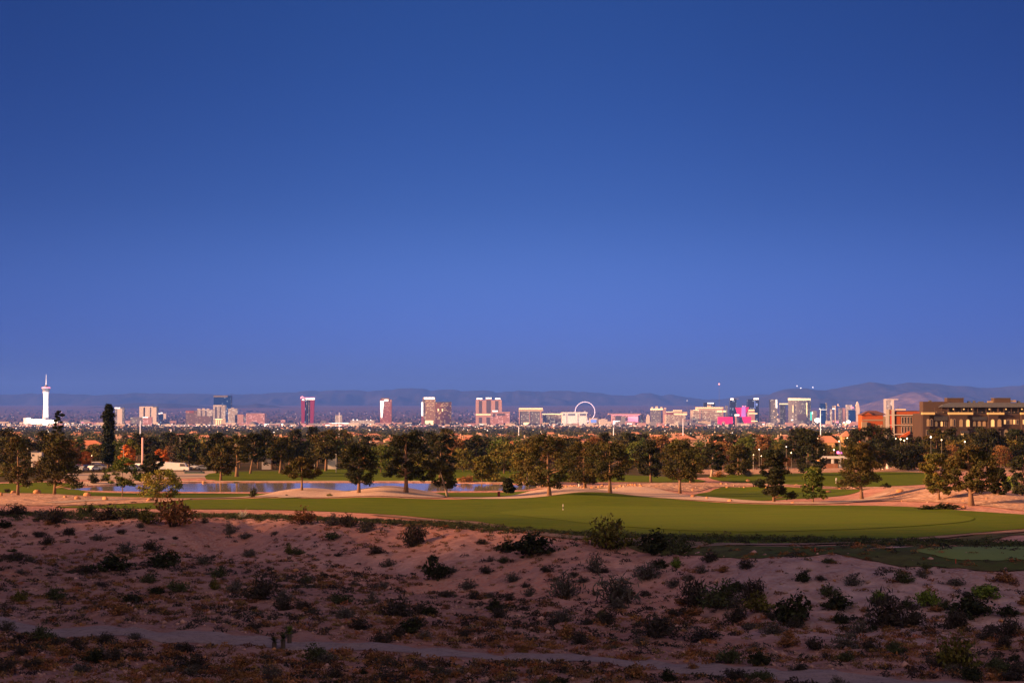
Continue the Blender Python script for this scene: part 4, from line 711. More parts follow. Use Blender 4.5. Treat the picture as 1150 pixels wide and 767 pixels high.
b = B('brick_block', 'tan brick block with white windows and a tall red panel, left of the lodge', 'building', 1016, 565)
b.part('wall', NM['tan'], (1006.4, 1034.9, 461.6, G, 0, 26)); b.part('tower_bay', NM['trim'], (998.2, 1006.4, 459.8, G, -.8, 8)); b.part('red_panel', NM['redd'], (999.6, 1004, 460.6, 465.4, -1, .15)); b.part('red_panel', NM['red'], (999.6, 1004, 466.8, 486.8, -1, .15), (999.6, 1004, 488.4, 494, -1, .15))
b.part('pilaster', NM['white'], (998.3, 999.4, 459.9, G, -1.1, .25), (1004.3, 1005.6, 459.9, G, -1.1, .25)); b.part('parapet', NM['maroon'], (1006.3, 1035, 461.1, 462, -.3, 2)); b.part('roof_glow', NM['lit'], (1006.6, 1018, 459.4, 460.4, 3, 1))  # the white parapet's brightness is put in as a glowing strip
b.part('frieze', NM['orange'], (1006.6, 1034.6, 462.3, 465.2, -.2, .15), (1006.8, 1011.4, 467.4, 476.4, -.2, .15)); b.part('string_course', NM['white'], (998.3, 1034.8, 465.6, 466.6, -1.2, 1), (998.3, 1034.8, 476.9, 477.7, -1.2, 1), (998.3, 1034.8, 487, 488.1, -1.2, 1))
for r_, (yt, yb) in enumerate([(467.8, 475.8), (478.6, 486.2)]):
    for k in range(7): x = 1012.2+k*3.25; window(b, x, x+2.4, yt, yb, NM['glass'], 0, NM['white'])
    for k in range(6): b.part('pilaster', NM['tan'], (1014.75+k*3.25, 1015.35+k*3.25, yt-1, yb+.8, -.3, .25))
b.outline('gable_roof', NM['orange'], [(1006, 492.5), (1020.4, 484), (1020.6, 487), (1008, 495.5)], -6, 5); b.part('porch', NM['amber'], (1001, 1024, 495, G, -6, 5)); b.part('porch_roof', NM['maroon'], (1000.4, 1024.6, 494, 495, -6.6, 6))
b = B('gabled_building', 'orange stucco building with a maroon hip roof and white arcade', 'building', 982, 600)
b.part('wall', NM['orange'], (968, 996, 466, G, 0, 20)); b.part('corner_pier', NM['trim'], (994.6, 996.4, 467.6, G, -.4, 3)); b.part('string_course', NM['trim'], (968, 994.5, 470.9, 472.6, -.3, .25))
def hip(b, x0, x1, yt, yb, f0, d, m, over=.8, parent=None, name='roof'):
    a = b.pt(x0-over, yb); c = b.pt(x1+over, yb); zt = b.z(yt); y0 = (f0-over)*b.u; y1 = (f0+d+over)*b.u; h = min((y1-y0)/2, (c[0]-a[0])/2.2)
    return MB().add([(a[0], y0, a[2]), (c[0], y0, a[2]), (c[0], y1, a[2]), (a[0], y1, a[2]), (a[0]+h, (y0+y1)/2, zt), (c[0]-h, (y0+y1)/2, zt)], [(0,1,5,4), (1,2,5), (2,3,4,5), (3,0,4), (3,2,1,0)]).build(name, m, parent or b.root)
hip(b, 967.4, 996.6, 461.2, 466, 0, 20, NM['maroon']); b.outline('gable', NM['orange'], [(967.4, 466), (973.8, 462.2), (980.4, 466)], -1, 6); b.outline('gable_roof', NM['maroon'], [(966.4, 466.2), (973.8, 461.6), (981.2, 466.2), (980.2, 466.4), (973.8, 462.6), (967.4, 466.4)], -1.4, 8)
for x in (982.4, 985.6, 988.8, 992): window(b, x, x+2.2, 476.8, 481.4, NM['litd'], 0, NM['white'], True)
b.part('portico', NM['trim'], (967.2, 978, 473.6, G, -4, 4)); b.part('portico_window', NM['glass'], (972.6, 977, 473.2+1.4, 478.4, -4.3, .25))
b = B('cafe', 'amber-lit low house with salmon tile roof and street lamps before it', 'house', 936, 620)
TILE = [mat('salmon_tile', (.46, .20, .13), .9, noise=(.9, .7, (.48, .21, .14))), mat('orange_tile', (.50, .17, .09), .9, noise=(.9, .7, (.48, .17, .09))), mat('pinkish_tile', (.42, .25, .19), .9, noise=(.9, .7, (.48, .28, .21))), mat('brown_tile', (.30, .17, .13), .9, noise=(.9, .7, (.24, .13, .10)))]
b.part('wall', NM['amber'], (920, 941, 496.6, G, 0, 14), (946, 958, 490, G, 2, 12)); hip(b, 919, 942, 489.6, 497, 0, 14, TILE[0]); hip(b, 945.6, 958.4, 484, 490.4, 2, 12, TILE[0])
for x in (922, 926.4, 931, 935.6, 948, 952.6): window(b, x, x+2.6, 499 if x < 940 else 493, 503.6 if x < 940 else 497.4, NM['litd'], 0 if x < 940 else 2)
b = B('canopy_shelter', 'long flat pale canopy on posts beside the yard, below the cafe', 'shelter', 939, 470)
b.part('roof', NM['canopy'], (923, 956, 512.4, 514.8, 0, 12)); b.part('post', NM['canopy'], (927, 929.4, 514.8, G, 1, 1), (936.4, 937.4, 514.8, G, 1, 1), (945, 946, 514.8, G, 1, 1), (952.6, 953.6, 514.8, G, 1, 1)); b.part('back_wall', NM['glass'], (930, 950, 516, G, 9, .6)); b.part('counter', NM['tan'], (921, 944, 520.4, G, -3, 1))
b = B('market_umbrella', 'glowing magenta umbrella above the pale canopy roof', 'umbrella', 942, 540); x = b.pt(942, 508)[0]
MB().lathe([(4*b.u, b.z(509.4)), (3.7*b.u, b.z(508)), (2.4*b.u, b.z(506.8)), (.2*b.u, b.z(506))], x, 0, 12).build('cover', NM['mglobe'], b.root); MB().tube([(x, 0, 0), (x, 0, b.z(508.6))], .25*b.u).build('pole', NM['pole'], b.root)
b = B('restroom', 'small tan flat building with a dark door, between trees under the lodge', 'building', 1118, 470); b.part('wall', NM['trim'], (1111.6, 1125.6, 513.4, G, 0, 9)); b.part('door', NM['maroon'], (1114, 1123, 515, 526.4, -.4, .3)); b.part('roof', NM['dark'], (1110.4, 1127, 512, 513.4, -1, 11))

# houses of the suburb
STUCCO = [mat('peach_stucco', (.42, .26, .19), .9), mat('cream_stucco', (.46, .35, .27), .9), mat('tan_stucco', (.34, .23, .16), .9), mat('white_stucco', (.62, .56, .50), .9)]
WN = mat('house_window', (.08, .07, .08), .3); GD = mat('garage_door', (.62, .55, .48), .8); CH = STUCCO[1]
def make_house(w, d, h, rise, tile, stucco, wing, gable=False):
    r = empty('house', (0, 0, 0), 'x', 'house'); 
    mb = MB().box(-w/2, w/2, 0, d, -2, h)
    if wing: mb.box(w/2-w*.42, w/2, -3, -.02, -2, h*.62)
    wl = mb.build('wall', stucco, r)
    o = .5; rf = MB(); hh = d/2+o
    if gable: rf.add([(-w/2-o, -o, h), (w/2+o, -o, h), (w/2+o, d+o, h), (-w/2-o, d+o, h), (0, -o, h+rise*1.5), (0, d+o, h+rise*1.5)], [(0,4,5,3), (4,1,2,5), (0,1,4), (2,3,5), (3,2,1,0)])
    else: rf.add([(-w/2-o, -o, h+.002), (w/2+o, -o, h+.002), (w/2+o, d+o, h+.002), (-w/2-o, d+o, h+.002), (-w/2+hh*.8, d/2, h+rise), (w/2-hh*.8, d/2, h+rise)], [(0,1,5,4), (1,2,5), (2,3,4,5), (3,0,4), (3,2,1,0)])
    if wing: rf.add([(w/2-w*.42-o, -3-o, h*.62), (w/2+o, -3-o, h*.62), (w/2+o, 0-.6, h*.62), (w/2-w*.42-o, -.6, h*.62), (w/2-w*.21, -3-o, h*.62+1.4), (w/2-w*.21, -.6, h*.62+1.4)], [(0,4,5,3), (4,1,2,5), (0,1,4), (2,3,5), (3,2,1,0)])
    ro = rf.build('roof', tile, r)
    MB().box(-w*.3-.5, -w*.3+.5, d*.4, d*.4+.8, h, h+rise+.9).build('chimney', stucco, ro)
    n = 3 if w > 13 else 2
    for k in range(n):
        x = -w/2+1.6+k*(w*.5/n)
        for z0 in ([1.0, h-2.0] if h > 5 else [1.0]):
            f = MB().box(x-.1, x+1.5, -.10, -.002, z0-.1, z0+1.4).build('window', GD, r); MB().box(x, x+1.4, -.13, -.101, z0, z0+1.3).build('pane', WN, f)
    if wing: MB().box(w/2-w*.36, w/2-w*.08, -3.08, -3.003, -.5, 2.2).build('garage_door', GD, r)
    return r
HP = [make_house(15, 12, 3.4, 2.4, TILE[0], STUCCO[0], True), make_house(13, 11, 6.0, 2.2, TILE[2], STUCCO[1], True), make_house(17, 12, 6.0, 2.5, TILE[0], STUCCO[0], False), make_house(12, 11, 6.2, 1.8, TILE[1], STUCCO[2], True), make_house(11, 12, 4.4, 1.5, TILE[3], STUCCO[3], False, True), make_house(20, 12, 3.4, 2.6, TILE[1], STUCCO[0], True)]
HD = ['salmon-roofed single-storey', 'pinkish-roofed two-storey', 'long salmon-roofed two-storey', 'orange-roofed two-storey', 'brown-gabled pale', 'wide orange-roofed']
first = [True]*6; HG = 'tile-roofed houses of the suburb beyond the course'
def put_house(px, D, k, rz=0.0, lab=None):
    o = HP[k] if first[k] else copy_tree(HP[k]); first[k] = False; x = at(px, 447, D).x; o.location = (x, D, gz(x, D)); o.rotation_euler = (0, 0, rz)
    tag(o, uniq(lab or f'{HD[k]} house {"front of" if D < 900 else "mid" if D < 1500 else "deep in"} suburb, {near_lm(px)}', HG), 'house', HG)
HL = [(322, 900, 2), (302, 860, 0), (377, 840, 3, .3, 'orange-roofed house with small dark windows right of the tall pine cluster'), (415, 930, 5), (427, 700, 4, .25, 'pale white gabled house behind the lake, above the pines'), (448, 980, 2), (470, 900, 1), (530, 820, 3), (556, 950, 5, .1, 'wide orange-roofed house, largest in the suburb middle, between dark trees'), (578, 930, 5), (592, 900, 0), (638, 830, 2), (622, 1050, 1), (660, 1100, 0), (683, 850, 0),
      (708, 760, 4, .2, 'white house with brown gable glimpsed between big pines right of centre'), (755, 930, 0), (768, 1000, 2), (785, 1080, 1), (806, 900, 5), (822, 980, 0), (850, 1050, 4, 0, 'dark-roofed pale house with a square porch frame below the dark blue tower'), (880, 1150, 1), (905, 1000, 0), (915, 1250, 2), (935, 1400, 0), (975, 900, 3), (990, 1100, 0), (60, 1250, 1), (96, 900, 5), (140, 1300, 2), (205, 1050, 5), (226, 1200, 2), (20, 1100, 0), (275, 1150, 1)]
for h in HL: put_house(h[0], h[1], h[2], h[3] if len(h) > 3 else rnd.uniform(-.25, .25), h[4] if len(h) > 4 else None)
for k in range(105):
    D = 1000+1700*rnd.random(); px = 5+1050*((k*.618034+.3) % 1); put_house(px, D, rnd.choice([0, 0, 1, 2, 2, 3, 5]), rnd.uniform(-.5, .5))
scatter_boxes('suburb_houses', 'innumerable tiny roofs of the farther suburb', 1500, 2700, 8000, 2.5, 6.5, 1.0, 2.4, [TILE[0], TILE[2], STUCCO[0], STUCCO[1], TILE[3], FM['cap'], FM['greyw']], 15)
# clubhouse side at left
def shed(name, label, cat, x0, x1, yt, yb, D, wall, roof, flat=True, rt=.9, dep=8):
    b = B(name, label, cat, (x0+x1)/2, D); b.part('wall', wall, (x0, x1, yt+rt, G, 0, dep)); 
    if flat: b.part('roof', roof, (x0-.5, x1+.5, yt, yt+rt-.05, -.6, dep+1.2))
    else: hip(b, x0, x1, yt-1.2, yt+rt, 0, dep, roof)
    return b
b = shed('clubhouse', 'long low brown building with a white fascia at left, behind parked cars', 'building', 96, 118.5, 518.6, 526, 520, NM['brick'], NM['white'])
shed('maintenance_building', 'low brown shed behind the white trucks, left of the blue pines', 'building', 184, 206, 522.4, 528, 500, NM['tan'], NM['white'])
b = shed('white_cabin', 'small white two-storey cabin glimpsed between the two big left pines', 'building', 35, 41.5, 507, 524, 420, NM['white'], NM['slate']); b.part('window', NM['glass'], (36, 38, 510, 512, -.3, .28)); b.part('door', NM['slate'], (36.5, 38, 519, 523, -.3, .28))
b = shed('glazed_shed', 'dark green glazed shed beside the lake at left', 'building', 207, 225, 529, 538, 400, mat('green_shed', (.05, .09, .09), .6), NM['slate']); b.part('window', NM['glass'], (209, 214, 532, 536, -.3, .28), (216, 220, 532, 536, -.3, .28))
shed('white_cottage', 'white cottage wall seen behind the dark pines by the lake', 'house', 294, 301.5, 514, 527, 470, NM['white'], NM['slate'], False)
shed('pink_wall', 'low pink block wall running behind the lakeside pines', 'wall', 284, 324, 528.6, 531.4, 440, mat('pink_block', (.50, .24, .17), .9), NM['brick'], rt=.4, dep=1)
shed('white_house', 'white house end seen right of the tall pine trunk at the lake', 'house', 368, 376, 512.6, 526, 480, NM['white'], NM['slate'], False)
b = B('sail_shade', 'blue fabric shade sail among the trees behind the big left pine', 'canopy', 90, 600); b.outline('fabric', mat('blue_fabric', (.02, .12, .5), .7), [(85.6, 501.6), (88, 501), (94.8, 502.6), (92, 504.2), (86.4, 504.6)], 0, 3); b.tube('pole', NM['pole'], [(86, 502, 1), (86, 520, 1)], .2); b.tube('pole', NM['pole'], [(94, 503, 1), (94, 520, 1)], .2)
# lamps and posts
def lamp_post(px, ytop, D, label, m='globe', r=.55, arm=0, cat='street lamp', glow=True, pr=.18):
    D = min(D, 445) if glow else D
    b = B('street_lamp', label, cat, px, D, 'street lamps of the park and resort'); x = b.pt(px, ytop)[0]; z = b.z(ytop)
    pts = [(x, 0, -.5), (x, 0, z)]
    if arm: pts = [(x, 0, -.5), (x, 0, z-abs(arm)*.6*b.u), (x+arm*.5*b.u, 0, z-.1*b.u), (x+arm*b.u, 0, z)]; x += arm*b.u
    r *= .72
    MB().tube(pts, [pr*b.u]*(len(pts)-1)+[pr*.7*b.u], 6).build('pole', NM['pole'], b.root)
    if glow: MB().lathe([(.15*r*b.u, z-.9*r*b.u), (.8*r*b.u, z-.5*r*b.u), (r*b.u, z), (.75*r*b.u, z+.6*r*b.u), (.1*r*b.u, z+r*b.u)], x, 0, 8).build('lamp_head', NM[m], b.root)
    else: MB().box(x-r*b.u, x+.4*r*b.u, -.3*b.u, .3*b.u, z-.1*b.u, z+.35*b.u).build('lamp_head', NM['canopy'], b.root)
for px, yt, D, m, r in [(918, 492.2, 540, 'globe', 1.0), (951.6, 491.8, 560, 'globe', .9), (942.4, 495.4, 560, 'globe', 1.1), (936.6, 505.2, 520, 'globe', 1.1), (925, 505, 520, 'globe', .9), (906, 504, 500, 'globe', 1.1), (912, 495, 560, 'wglobe', .8), (954, 507.6, 500, 'wglobe', .8), (1011.4, 493.2, 520, 'globe', 1.2), (1015.6, 494.6, 520, 'globe', 1.1), (1018.6, 492.4, 520, 'globe', 1.2), (1006, 492.4, 520, 'globe', .9),
                     (1083.6, 496, 500, 'globe', 1.2), (1057.4, 494, 500, 'globe', 1.0), (1045.4, 490.8, 500, 'wglobe', 1.3), (1094, 493.8, 500, 'globe', .8), (1112, 515, 440, 'globe', .7), (852.6, 504.6, 520, 'wglobe', .8), (855, 512, 500, 'globe', .8), (888.6, 508.4, 480, 'globe', .9), (846, 510.6, 500, 'globe', .6), (883, 501.6, 560, 'wglobe', .6), (103, 511.6, 560, 'globe', .6), (206, 511.4, 560, 'globe', .6), (1128, 504, 500, 'globe', .7)]:
    lamp_post(px, yt, D, f'{"warm" if m == "globe" else "white"} globe lamp {"high" if yt < 497 else "low"} among trees, {near_lm(px)}', m, r)
for px, yt, D, arm, lb in [(139, 503, 420, -4.5, 'curved-arm street lamp left of the orange-lit tree'), (124.4, 493, 470, 0, 'plain pale lamp pole beside the tall columnar monopine'), (202.4, 491.6, 450, 0, 'tall pale light pole above the parked vehicles at left'), (353.4, 490.6, 480, -1.6, 'hooked white lamp pole between the two tall lakeside pines'), (377.5, 510, 420, 0, 'pale post on the far grass behind the lake'), (294, 492, 560, 0, 'short white pole left of the long salmon roof'),
                           (943.6, 490, 520, -3, 'curved lamp pole over the magenta umbrella'), (741.4, 492, 560, -4, 'slanting white lamp arm above the pines right of centre'), (852.4, 491.8, 540, -6, 'slanting white lamp arm below the dark blue tower'), (846, 511, 460, 1.4, 'dark thin lamp beside the sandy gap, right of centre'), (792.2, 494, 520, 0, 'brown pole rising from trees left of the sandy gap')]:
    lamp_post(px, yt, D, lb, r=.9, arm=arm, glow=False, pr=.42)
b = B('flag_pole', 'red-lit pole between the two orange-lit trees', 'pole', 160, 450); x = b.pt(160, 491)[0]; MB().tube([(x, 0, 0), (x, 0, b.z(491.4))], [1.0*b.u, .9*b.u], 8).build('shaft', mat('lit_pole', (.75, .35, .3), .5, em=.12, emc=(1, .4, .3)), b.root); MB().box(x-1.1*b.u, x+1.1*b.u, -1.1*b.u, 1.1*b.u, -.2, .6).build('base', NM['trim'], b.root)  # red light on the pole put into its colour and glow

# vehicles
def make_car(col, kind='car'):
    r = empty('parked_car', (0, 0, 0), 'x', 'car'); L = 4.6 if kind == 'car' else 6.2; W = 1.8; hw = W/2
    prof = [(-L/2, .35), (L/2, .35), (L/2, .75), (L/2-.3, .9), (L*.22, .95), (L*.08, 1.42), (-L*.25, 1.45), (-L*.42, 1.0), (-L/2+.05, .95)] if kind == 'car' else [(-L/2, .45), (L/2, .45), (L/2, 1.2), (L*.40, 1.35), (L*.32, 2.3), (-L/2+.05, 2.55), (-L/2, 1.2)]
    MB().front(prof, -hw, hw).build('body', col, r)
    g = [(L*.19, .99), (L*.07, 1.37), (-L*.24, 1.40), (-L*.38, 1.02)] if kind == 'car' else [(L*.37, 1.45), (L*.31, 2.15), (L*.12, 2.2), (L*.12, 1.45)]
    MB().front(g, -hw-.015, -hw-.002).build('window', WN, r); MB().front(g, hw+.002, hw+.015).build('window', WN, r)
    for x in (-L*.31, L*.31):
        for y in (-hw-.03, hw-.17):
            m = MB(); pts = [(x+.33*math.cos(2*math.pi*i/10), .33+.33*math.sin(2*math.pi*i/10)) for i in range(10)]; m.front(pts, y, y+.2).build('wheel', NM['dark'], r)
    MB().box(L/2-.01, L/2+.02, -hw+.1, -hw+.5, .62, .78).build('headlight', NM['white'], r); MB().box(L/2-.01, L/2+.02, hw-.5, hw-.1, .62, .78).build('headlight', NM['white'], r)
    return r
CC = [('silver', mat('silver_paint', (.45, .45, .47), .3, metal=.4)), ('white', mat('white_paint', (.75, .75, .75), .35)), ('dark blue', mat('blue_paint', (.03, .05, .12), .3)), ('black', mat('black_paint', (.02, .02, .02), .3)), ('red', mat('red_paint', (.35, .03, .02), .35))]
CARS = {}
def put_car(px, py, D, ci, kind, rz, lab):
    key = (ci, kind); o = CARS.get(key)
    if o is None: o = CARS[key] = make_car(CC[ci][1], kind)
    else: o = copy_tree(o)
    x = at(px, 447, D).x; o.location = (x, D, gz(x, D)+.05); o.rotation_euler = (0, 0, rz)
    if kind != 'car': o.name = 'parked_van'
    tag(o, lab, 'car' if kind == 'car' else 'van', 'vehicles parked at the left end of the course')
for i, (px, D, ci, kd, rz) in enumerate([(82, 430, 1, 'car', .3), (88, 445, 0, 'car', 1.2), (94, 430, 0, 'car', 1.4), (100, 450, 2, 'car', 1.3), (106, 435, 1, 'car', 1.2), (112, 455, 0, 'car', .2), (86, 470, 4, 'car', .1), (97, 480, 1, 'car', 0), (109, 478, 3, 'car', .1), (152, 450, 2, 'car', .1), (158, 470, 1, 'car', 1.3), (150, 432, 0, 'car', .6), (186, 440, 1, 'van', .1), (200, 425, 1, 'van', .05), (209, 445, 0, 'car', 1.2), (216, 465, 1, 'car', .1), (230, 450, 0, 'car', .2)]):
    put_car(px, 0, D, ci, kd, rz, f'{CC[ci][0]} {kd} parked in the {"front" if D < 440 else "middle" if D < 460 else "back"} row, {near_lm(px)}')
# course furniture
def pin(name, label, cat, px, py, hpx, wpx, m, extra=None):
    p = hit(px, py); b = B(name, label, cat, px, p.y); x = b.pt(px, py)[0]; h = hpx*b.u
    MB().tube([(x, 0, -.1), (x, 0, h)], wpx/2*b.u, 8).build('post', m, b.root)
    return b, x, h
b, x, h = pin('flag_stick', 'white flag stick standing on the small left green', 'flag', 31.4, 548, 7, .7, NM['white']); MB().front([(x, h), (x+1.4*b.u, h-.5*b.u), (x, h-1.2*b.u)], -.02, .02).build('flag', NM['white'], b.root)
b, x, h = pin('yardage_marker', 'short white and black marker post in the middle of the fairway', 'marker', 632.4, 573.4, 7.5, .9, NM['white']); MB().tube([(x, 0, h*.35), (x, 0, h*.6)], .5*b.u, 8).build('black_band', NM['dark'], b.root)
b, x, h = pin('trash_bin', 'dark red bin standing on the grass before the lake, right of centre', 'bin', 560.2, 558.2, 5.4, 3, mat('dark_red_paint', (.22, .03, .02), .6)); MB().lathe([(1.7*b.u, h), (1.6*b.u, h+.25*b.u), (.3*b.u, h+.5*b.u)], x, 0, 10).build('lid', NM['maroon'], b.root)
b, x, h = pin('tee_sign', 'small pale box on a post near the shrub under the cafe', 'sign', 939, 543, 5, 1.0, NM['canopy']); MB().box(x-.8*b.u, x+.9*b.u, -.1*b.u, .1*b.u, h, h+1.4*b.u).build('board', NM['white'], b.root)
b, x, h = pin('marker_post', 'pale post behind the gravel rise between the centre pines', 'post', 650.4, 548, 6, 1.8, NM['canopy']); MB().lathe([(1.0*b.u, h), (.7*b.u, h+.6*b.u), (.1*b.u, h+.8*b.u)], x, 0, 8).build('cap', NM['trim'], b.root)
for px, py, lb in ((1073.4, 634, 'thin red stake at the near edge of the putting green'), (915.4, 621, 'thin red stake at the tip of the lower grass shelf')):
    b, x, h = pin('marker_stake', lb, 'stake', px, py, 6, .9, NM['red']); MB().tube([(x, 0, h*.8), (x, 0, h*1.0)], .55*b.u, 6).build('band', NM['orange'], b.root)
for i, (px, py) in enumerate([(992, 527), (997, 526.5), (1010, 526), (1014.6, 526)]):
    b, x, h = pin('equipment_cabinet', ['grey cabinet, leftmost on the bare yard below the red panel', 'wider grey cabinet beside the leftmost on the yard', 'tall pale vent pipe on the yard', 'shorter pale vent pipe right of the tall one'][i], 'cabinet', px, py, [5, 6, 11, 9][i], [3, 4, 1.4, 1.2][i], NM['canopy']); MB().lathe([(b.u*.8, h), (b.u*.5, h+.5*b.u)], x, 0, 6).build('cap', NM['white'], b.root)
# ------------------------------------------------------------ trees
BARK = mat('pine_bark', (.17, .095, .06), .95, bump=(3, .6, .05)); BARKP = mat('pale_bark', (.34, .25, .19), .95, bump=(3, .5, .04))
def leafm(n, c, rough=.75): return mat(n, c, rough, tint=True, spec=.2)
LF = dict(pine=leafm('pine_needles', (.046, .040, .010)), dark=leafm('dark_needles', (.019, .022, .008)), olive=leafm('olive_leaves', (.085, .075, .014)), green=leafm('green_leaves', (.06, .085, .014)), yellow=leafm('yellow_green_leaves', (.15, .14, .022)),
          orange=leafm('lamplit_orange_leaves', (.55, .17, .045)), brown=leafm('brown_leaves', (.13, .065, .025)), monopine_leaf=leafm('monopine_leaves', (.012, .020, .012)), twig=leafm('dry_twigs', (.11, .075, .055)), grey=leafm('grey_twig_leaves', (.075, .065, .055)), rust=leafm('rusty_brush', (.20, .09, .035)), creo=leafm('creosote_leaves', (.045, .052, .02)), dkc=leafm('dark_brush', (.036, .028, .022)), lime=leafm('bright_shrub_leaves', (.10, .14, .02)), straw=leafm('dry_grass_blades', (.26, .15, .07)))  # the orange foliage carries lamplight in its colour
def quads(r, C, size, flat=.0, asp=1.8, up=None):
    """random leaf quads centred on C (n,3)"""
    n = len(C); d = r.normal(size=(n, 3)); d[:, 2] *= (1-flat); 
    if up is not None: d[:, 2] = np.abs(d[:, 2])+up
    d /= np.linalg.norm(d, axis=1)[:, None]; e = r.normal(size=(n, 3)); e -= (e*d).sum(1)[:, None]*d; e /= np.linalg.norm(e, axis=1)[:, None]
    s = (size*r.uniform(.6, 1.35, n))[:, None]; a = d*s*asp/2; b_ = e*s/2
    V = np.stack([C-a, C+b_*.9, C+a, C-b_*.9], 1).reshape(-1, 3); return V, np.arange(4*n).reshape(-1, 4)
def crown_mesh(name, seed, clumps, per, leaf, m, var=.35, asp=1.8, flat=.3):
    """clumps: (x,y,z,rx,rz); leaves sit in a shell of every clump"""
    r = np.random.default_rng(seed); P = []; T = []
    for (x, y, z, rx, rz) in clumps:
        n = max(4, int(per*rx*rx/ (clumps_r2 := max(np.mean([c[3]**2 for c in clumps]), 1e-6))))
        d = r.normal(size=(n, 3)); d /= np.linalg.norm(d, axis=1)[:, None]; q = r.random(n)**.45
        q = q*(1+.25*np.sin(d[:, 0]*5+x*3)*np.cos(d[:, 2]*6+z*2))
        P.append(np.array([x, y, z])+d*q[:, None]*np.array([rx, rx, rz])); t = r.uniform(1-var, 1+var); w = r.uniform(-.18, .22)
        T.append(np.stack([t*(1+w)*r.uniform(.8, 1.2, n), t*r.uniform(.85, 1.15, n), t*(1-w*.4)*np.ones(n)], 1))
    P = np.concatenate(P); T = np.concatenate(T); V, Fq = quads(r, P, leaf, flat, asp)
    return np_mesh(name, V, Fq, m, False, None, np.repeat(T, 4, 0))
def trunk_mb(h, r0, lean=(0, 0), clumps=(), seed=0, low=.25, nb=9, bend=.03):
    rr = random.Random(seed); mb = MB(); n = 7; pts = []
    for i in range(n): t = i/(n-1); pts.append(Vector((lean[0]*t+rr.uniform(-1, 1)*bend*h*t*.4, lean[1]*t+rr.uniform(-1, 1)*bend*h*t*.4, h*t-(.3 if i == 0 else 0))))
    mb.tube(pts, [r0*(1.35 if i == 0 else 1)*(1-.82*i/(n-1)) for i in range(n)], 7)
    for c in sorted(clumps, key=lambda c: -c[3])[:nb]:
        e = Vector(c[:3]); z0 = max(low*h, min(e.z-.12*h*(.5+rr.random()), h*.93)); t = min(max(z0/h, 0), .97); k = int(t*(n-1)); f = t*(n-1)-k; s = pts[k].lerp(pts[min(k+1, n-1)], f)
        m_ = s.lerp(e, .5)+Vector((0, 0, -.05*h*rr.random())); q = r0*(1-.8*t)*.55; mb.tube([s, m_, e], [q, q*.6, q*.2], 4)
    return mb
def pine_clumps(seed, h, w, z0, shape='round', n=26, cr=.18, gap=.0):
    r = random.Random(seed); out = []
    for i in range(n):
        t = (i+.5*r.random())/n
        if shape == 'cone': rad = (1-t)**.75*w/2*.95+.12*w
        elif shape == 'umbrella': rad = w/2*math.sin(math.pi*min(max(.28+.62*t, 0), 1))**.8
        elif shape == 'column': rad = w/2*(.85+.15*math.sin(9*t))*(1 if t < .85 else (1-t)/.15*.8+.2)
        elif shape == 'tiers': rad = w/2*(.55+.45*abs(math.sin(t*math.pi*3.3+seed)))*(1-.45*t)
        else: rad = w/2*max(math.sin(math.pi*(.16+.74*t)), .25)**.75
        a = i*2.399+r.uniform(-.5, .5); q = rad*math.sqrt(r.uniform(.12, 1.0)); c = cr*w*r.uniform(.65, 1.35)
        q = max(q-c*.12, 0); out.append((q*math.cos(a), q*math.sin(a), z0+(h-z0)*t*.93, c, c*r.uniform(.42, .66)))
    return out
def tree_mesh(seed, h, w, z0, shape, leafmat, n=26, per=95, leaf=.26, cr=.18, r0=.28, bark=BARK, lean=(0, 0), trunk_h=None, var=.35, asp=1.8, nb=9):
    cl = pine_clumps(seed, h, w, z0, shape, n, cr)
    if lean != (0, 0): cl = [(c[0]+lean[0]*c[2]/h, c[1]+lean[1]*c[2]/h, c[2], c[3], c[4]) for c in cl]
    return crown_mesh('crown', seed, cl, per, leaf, leafmat, var, asp), trunk_mb(trunk_h or h*.9, r0, lean, cl, seed, max(z0/h*.8, .05), nb).mesh('trunk', bark, True)
def plant(name, label, cat, x, y, meshes, group=None, rz=0.0, sc=1.0, names=('crown', 'trunk'), sink=0.0):
    o = empty(name, (x, y, gz(x, y)-sink), label, cat, group, rz); o.scale = (sc,)*3 if not isinstance(sc, tuple) else sc
    for nm, me in zip(names, meshes):
        if me: link(nm, me, o)
    return o
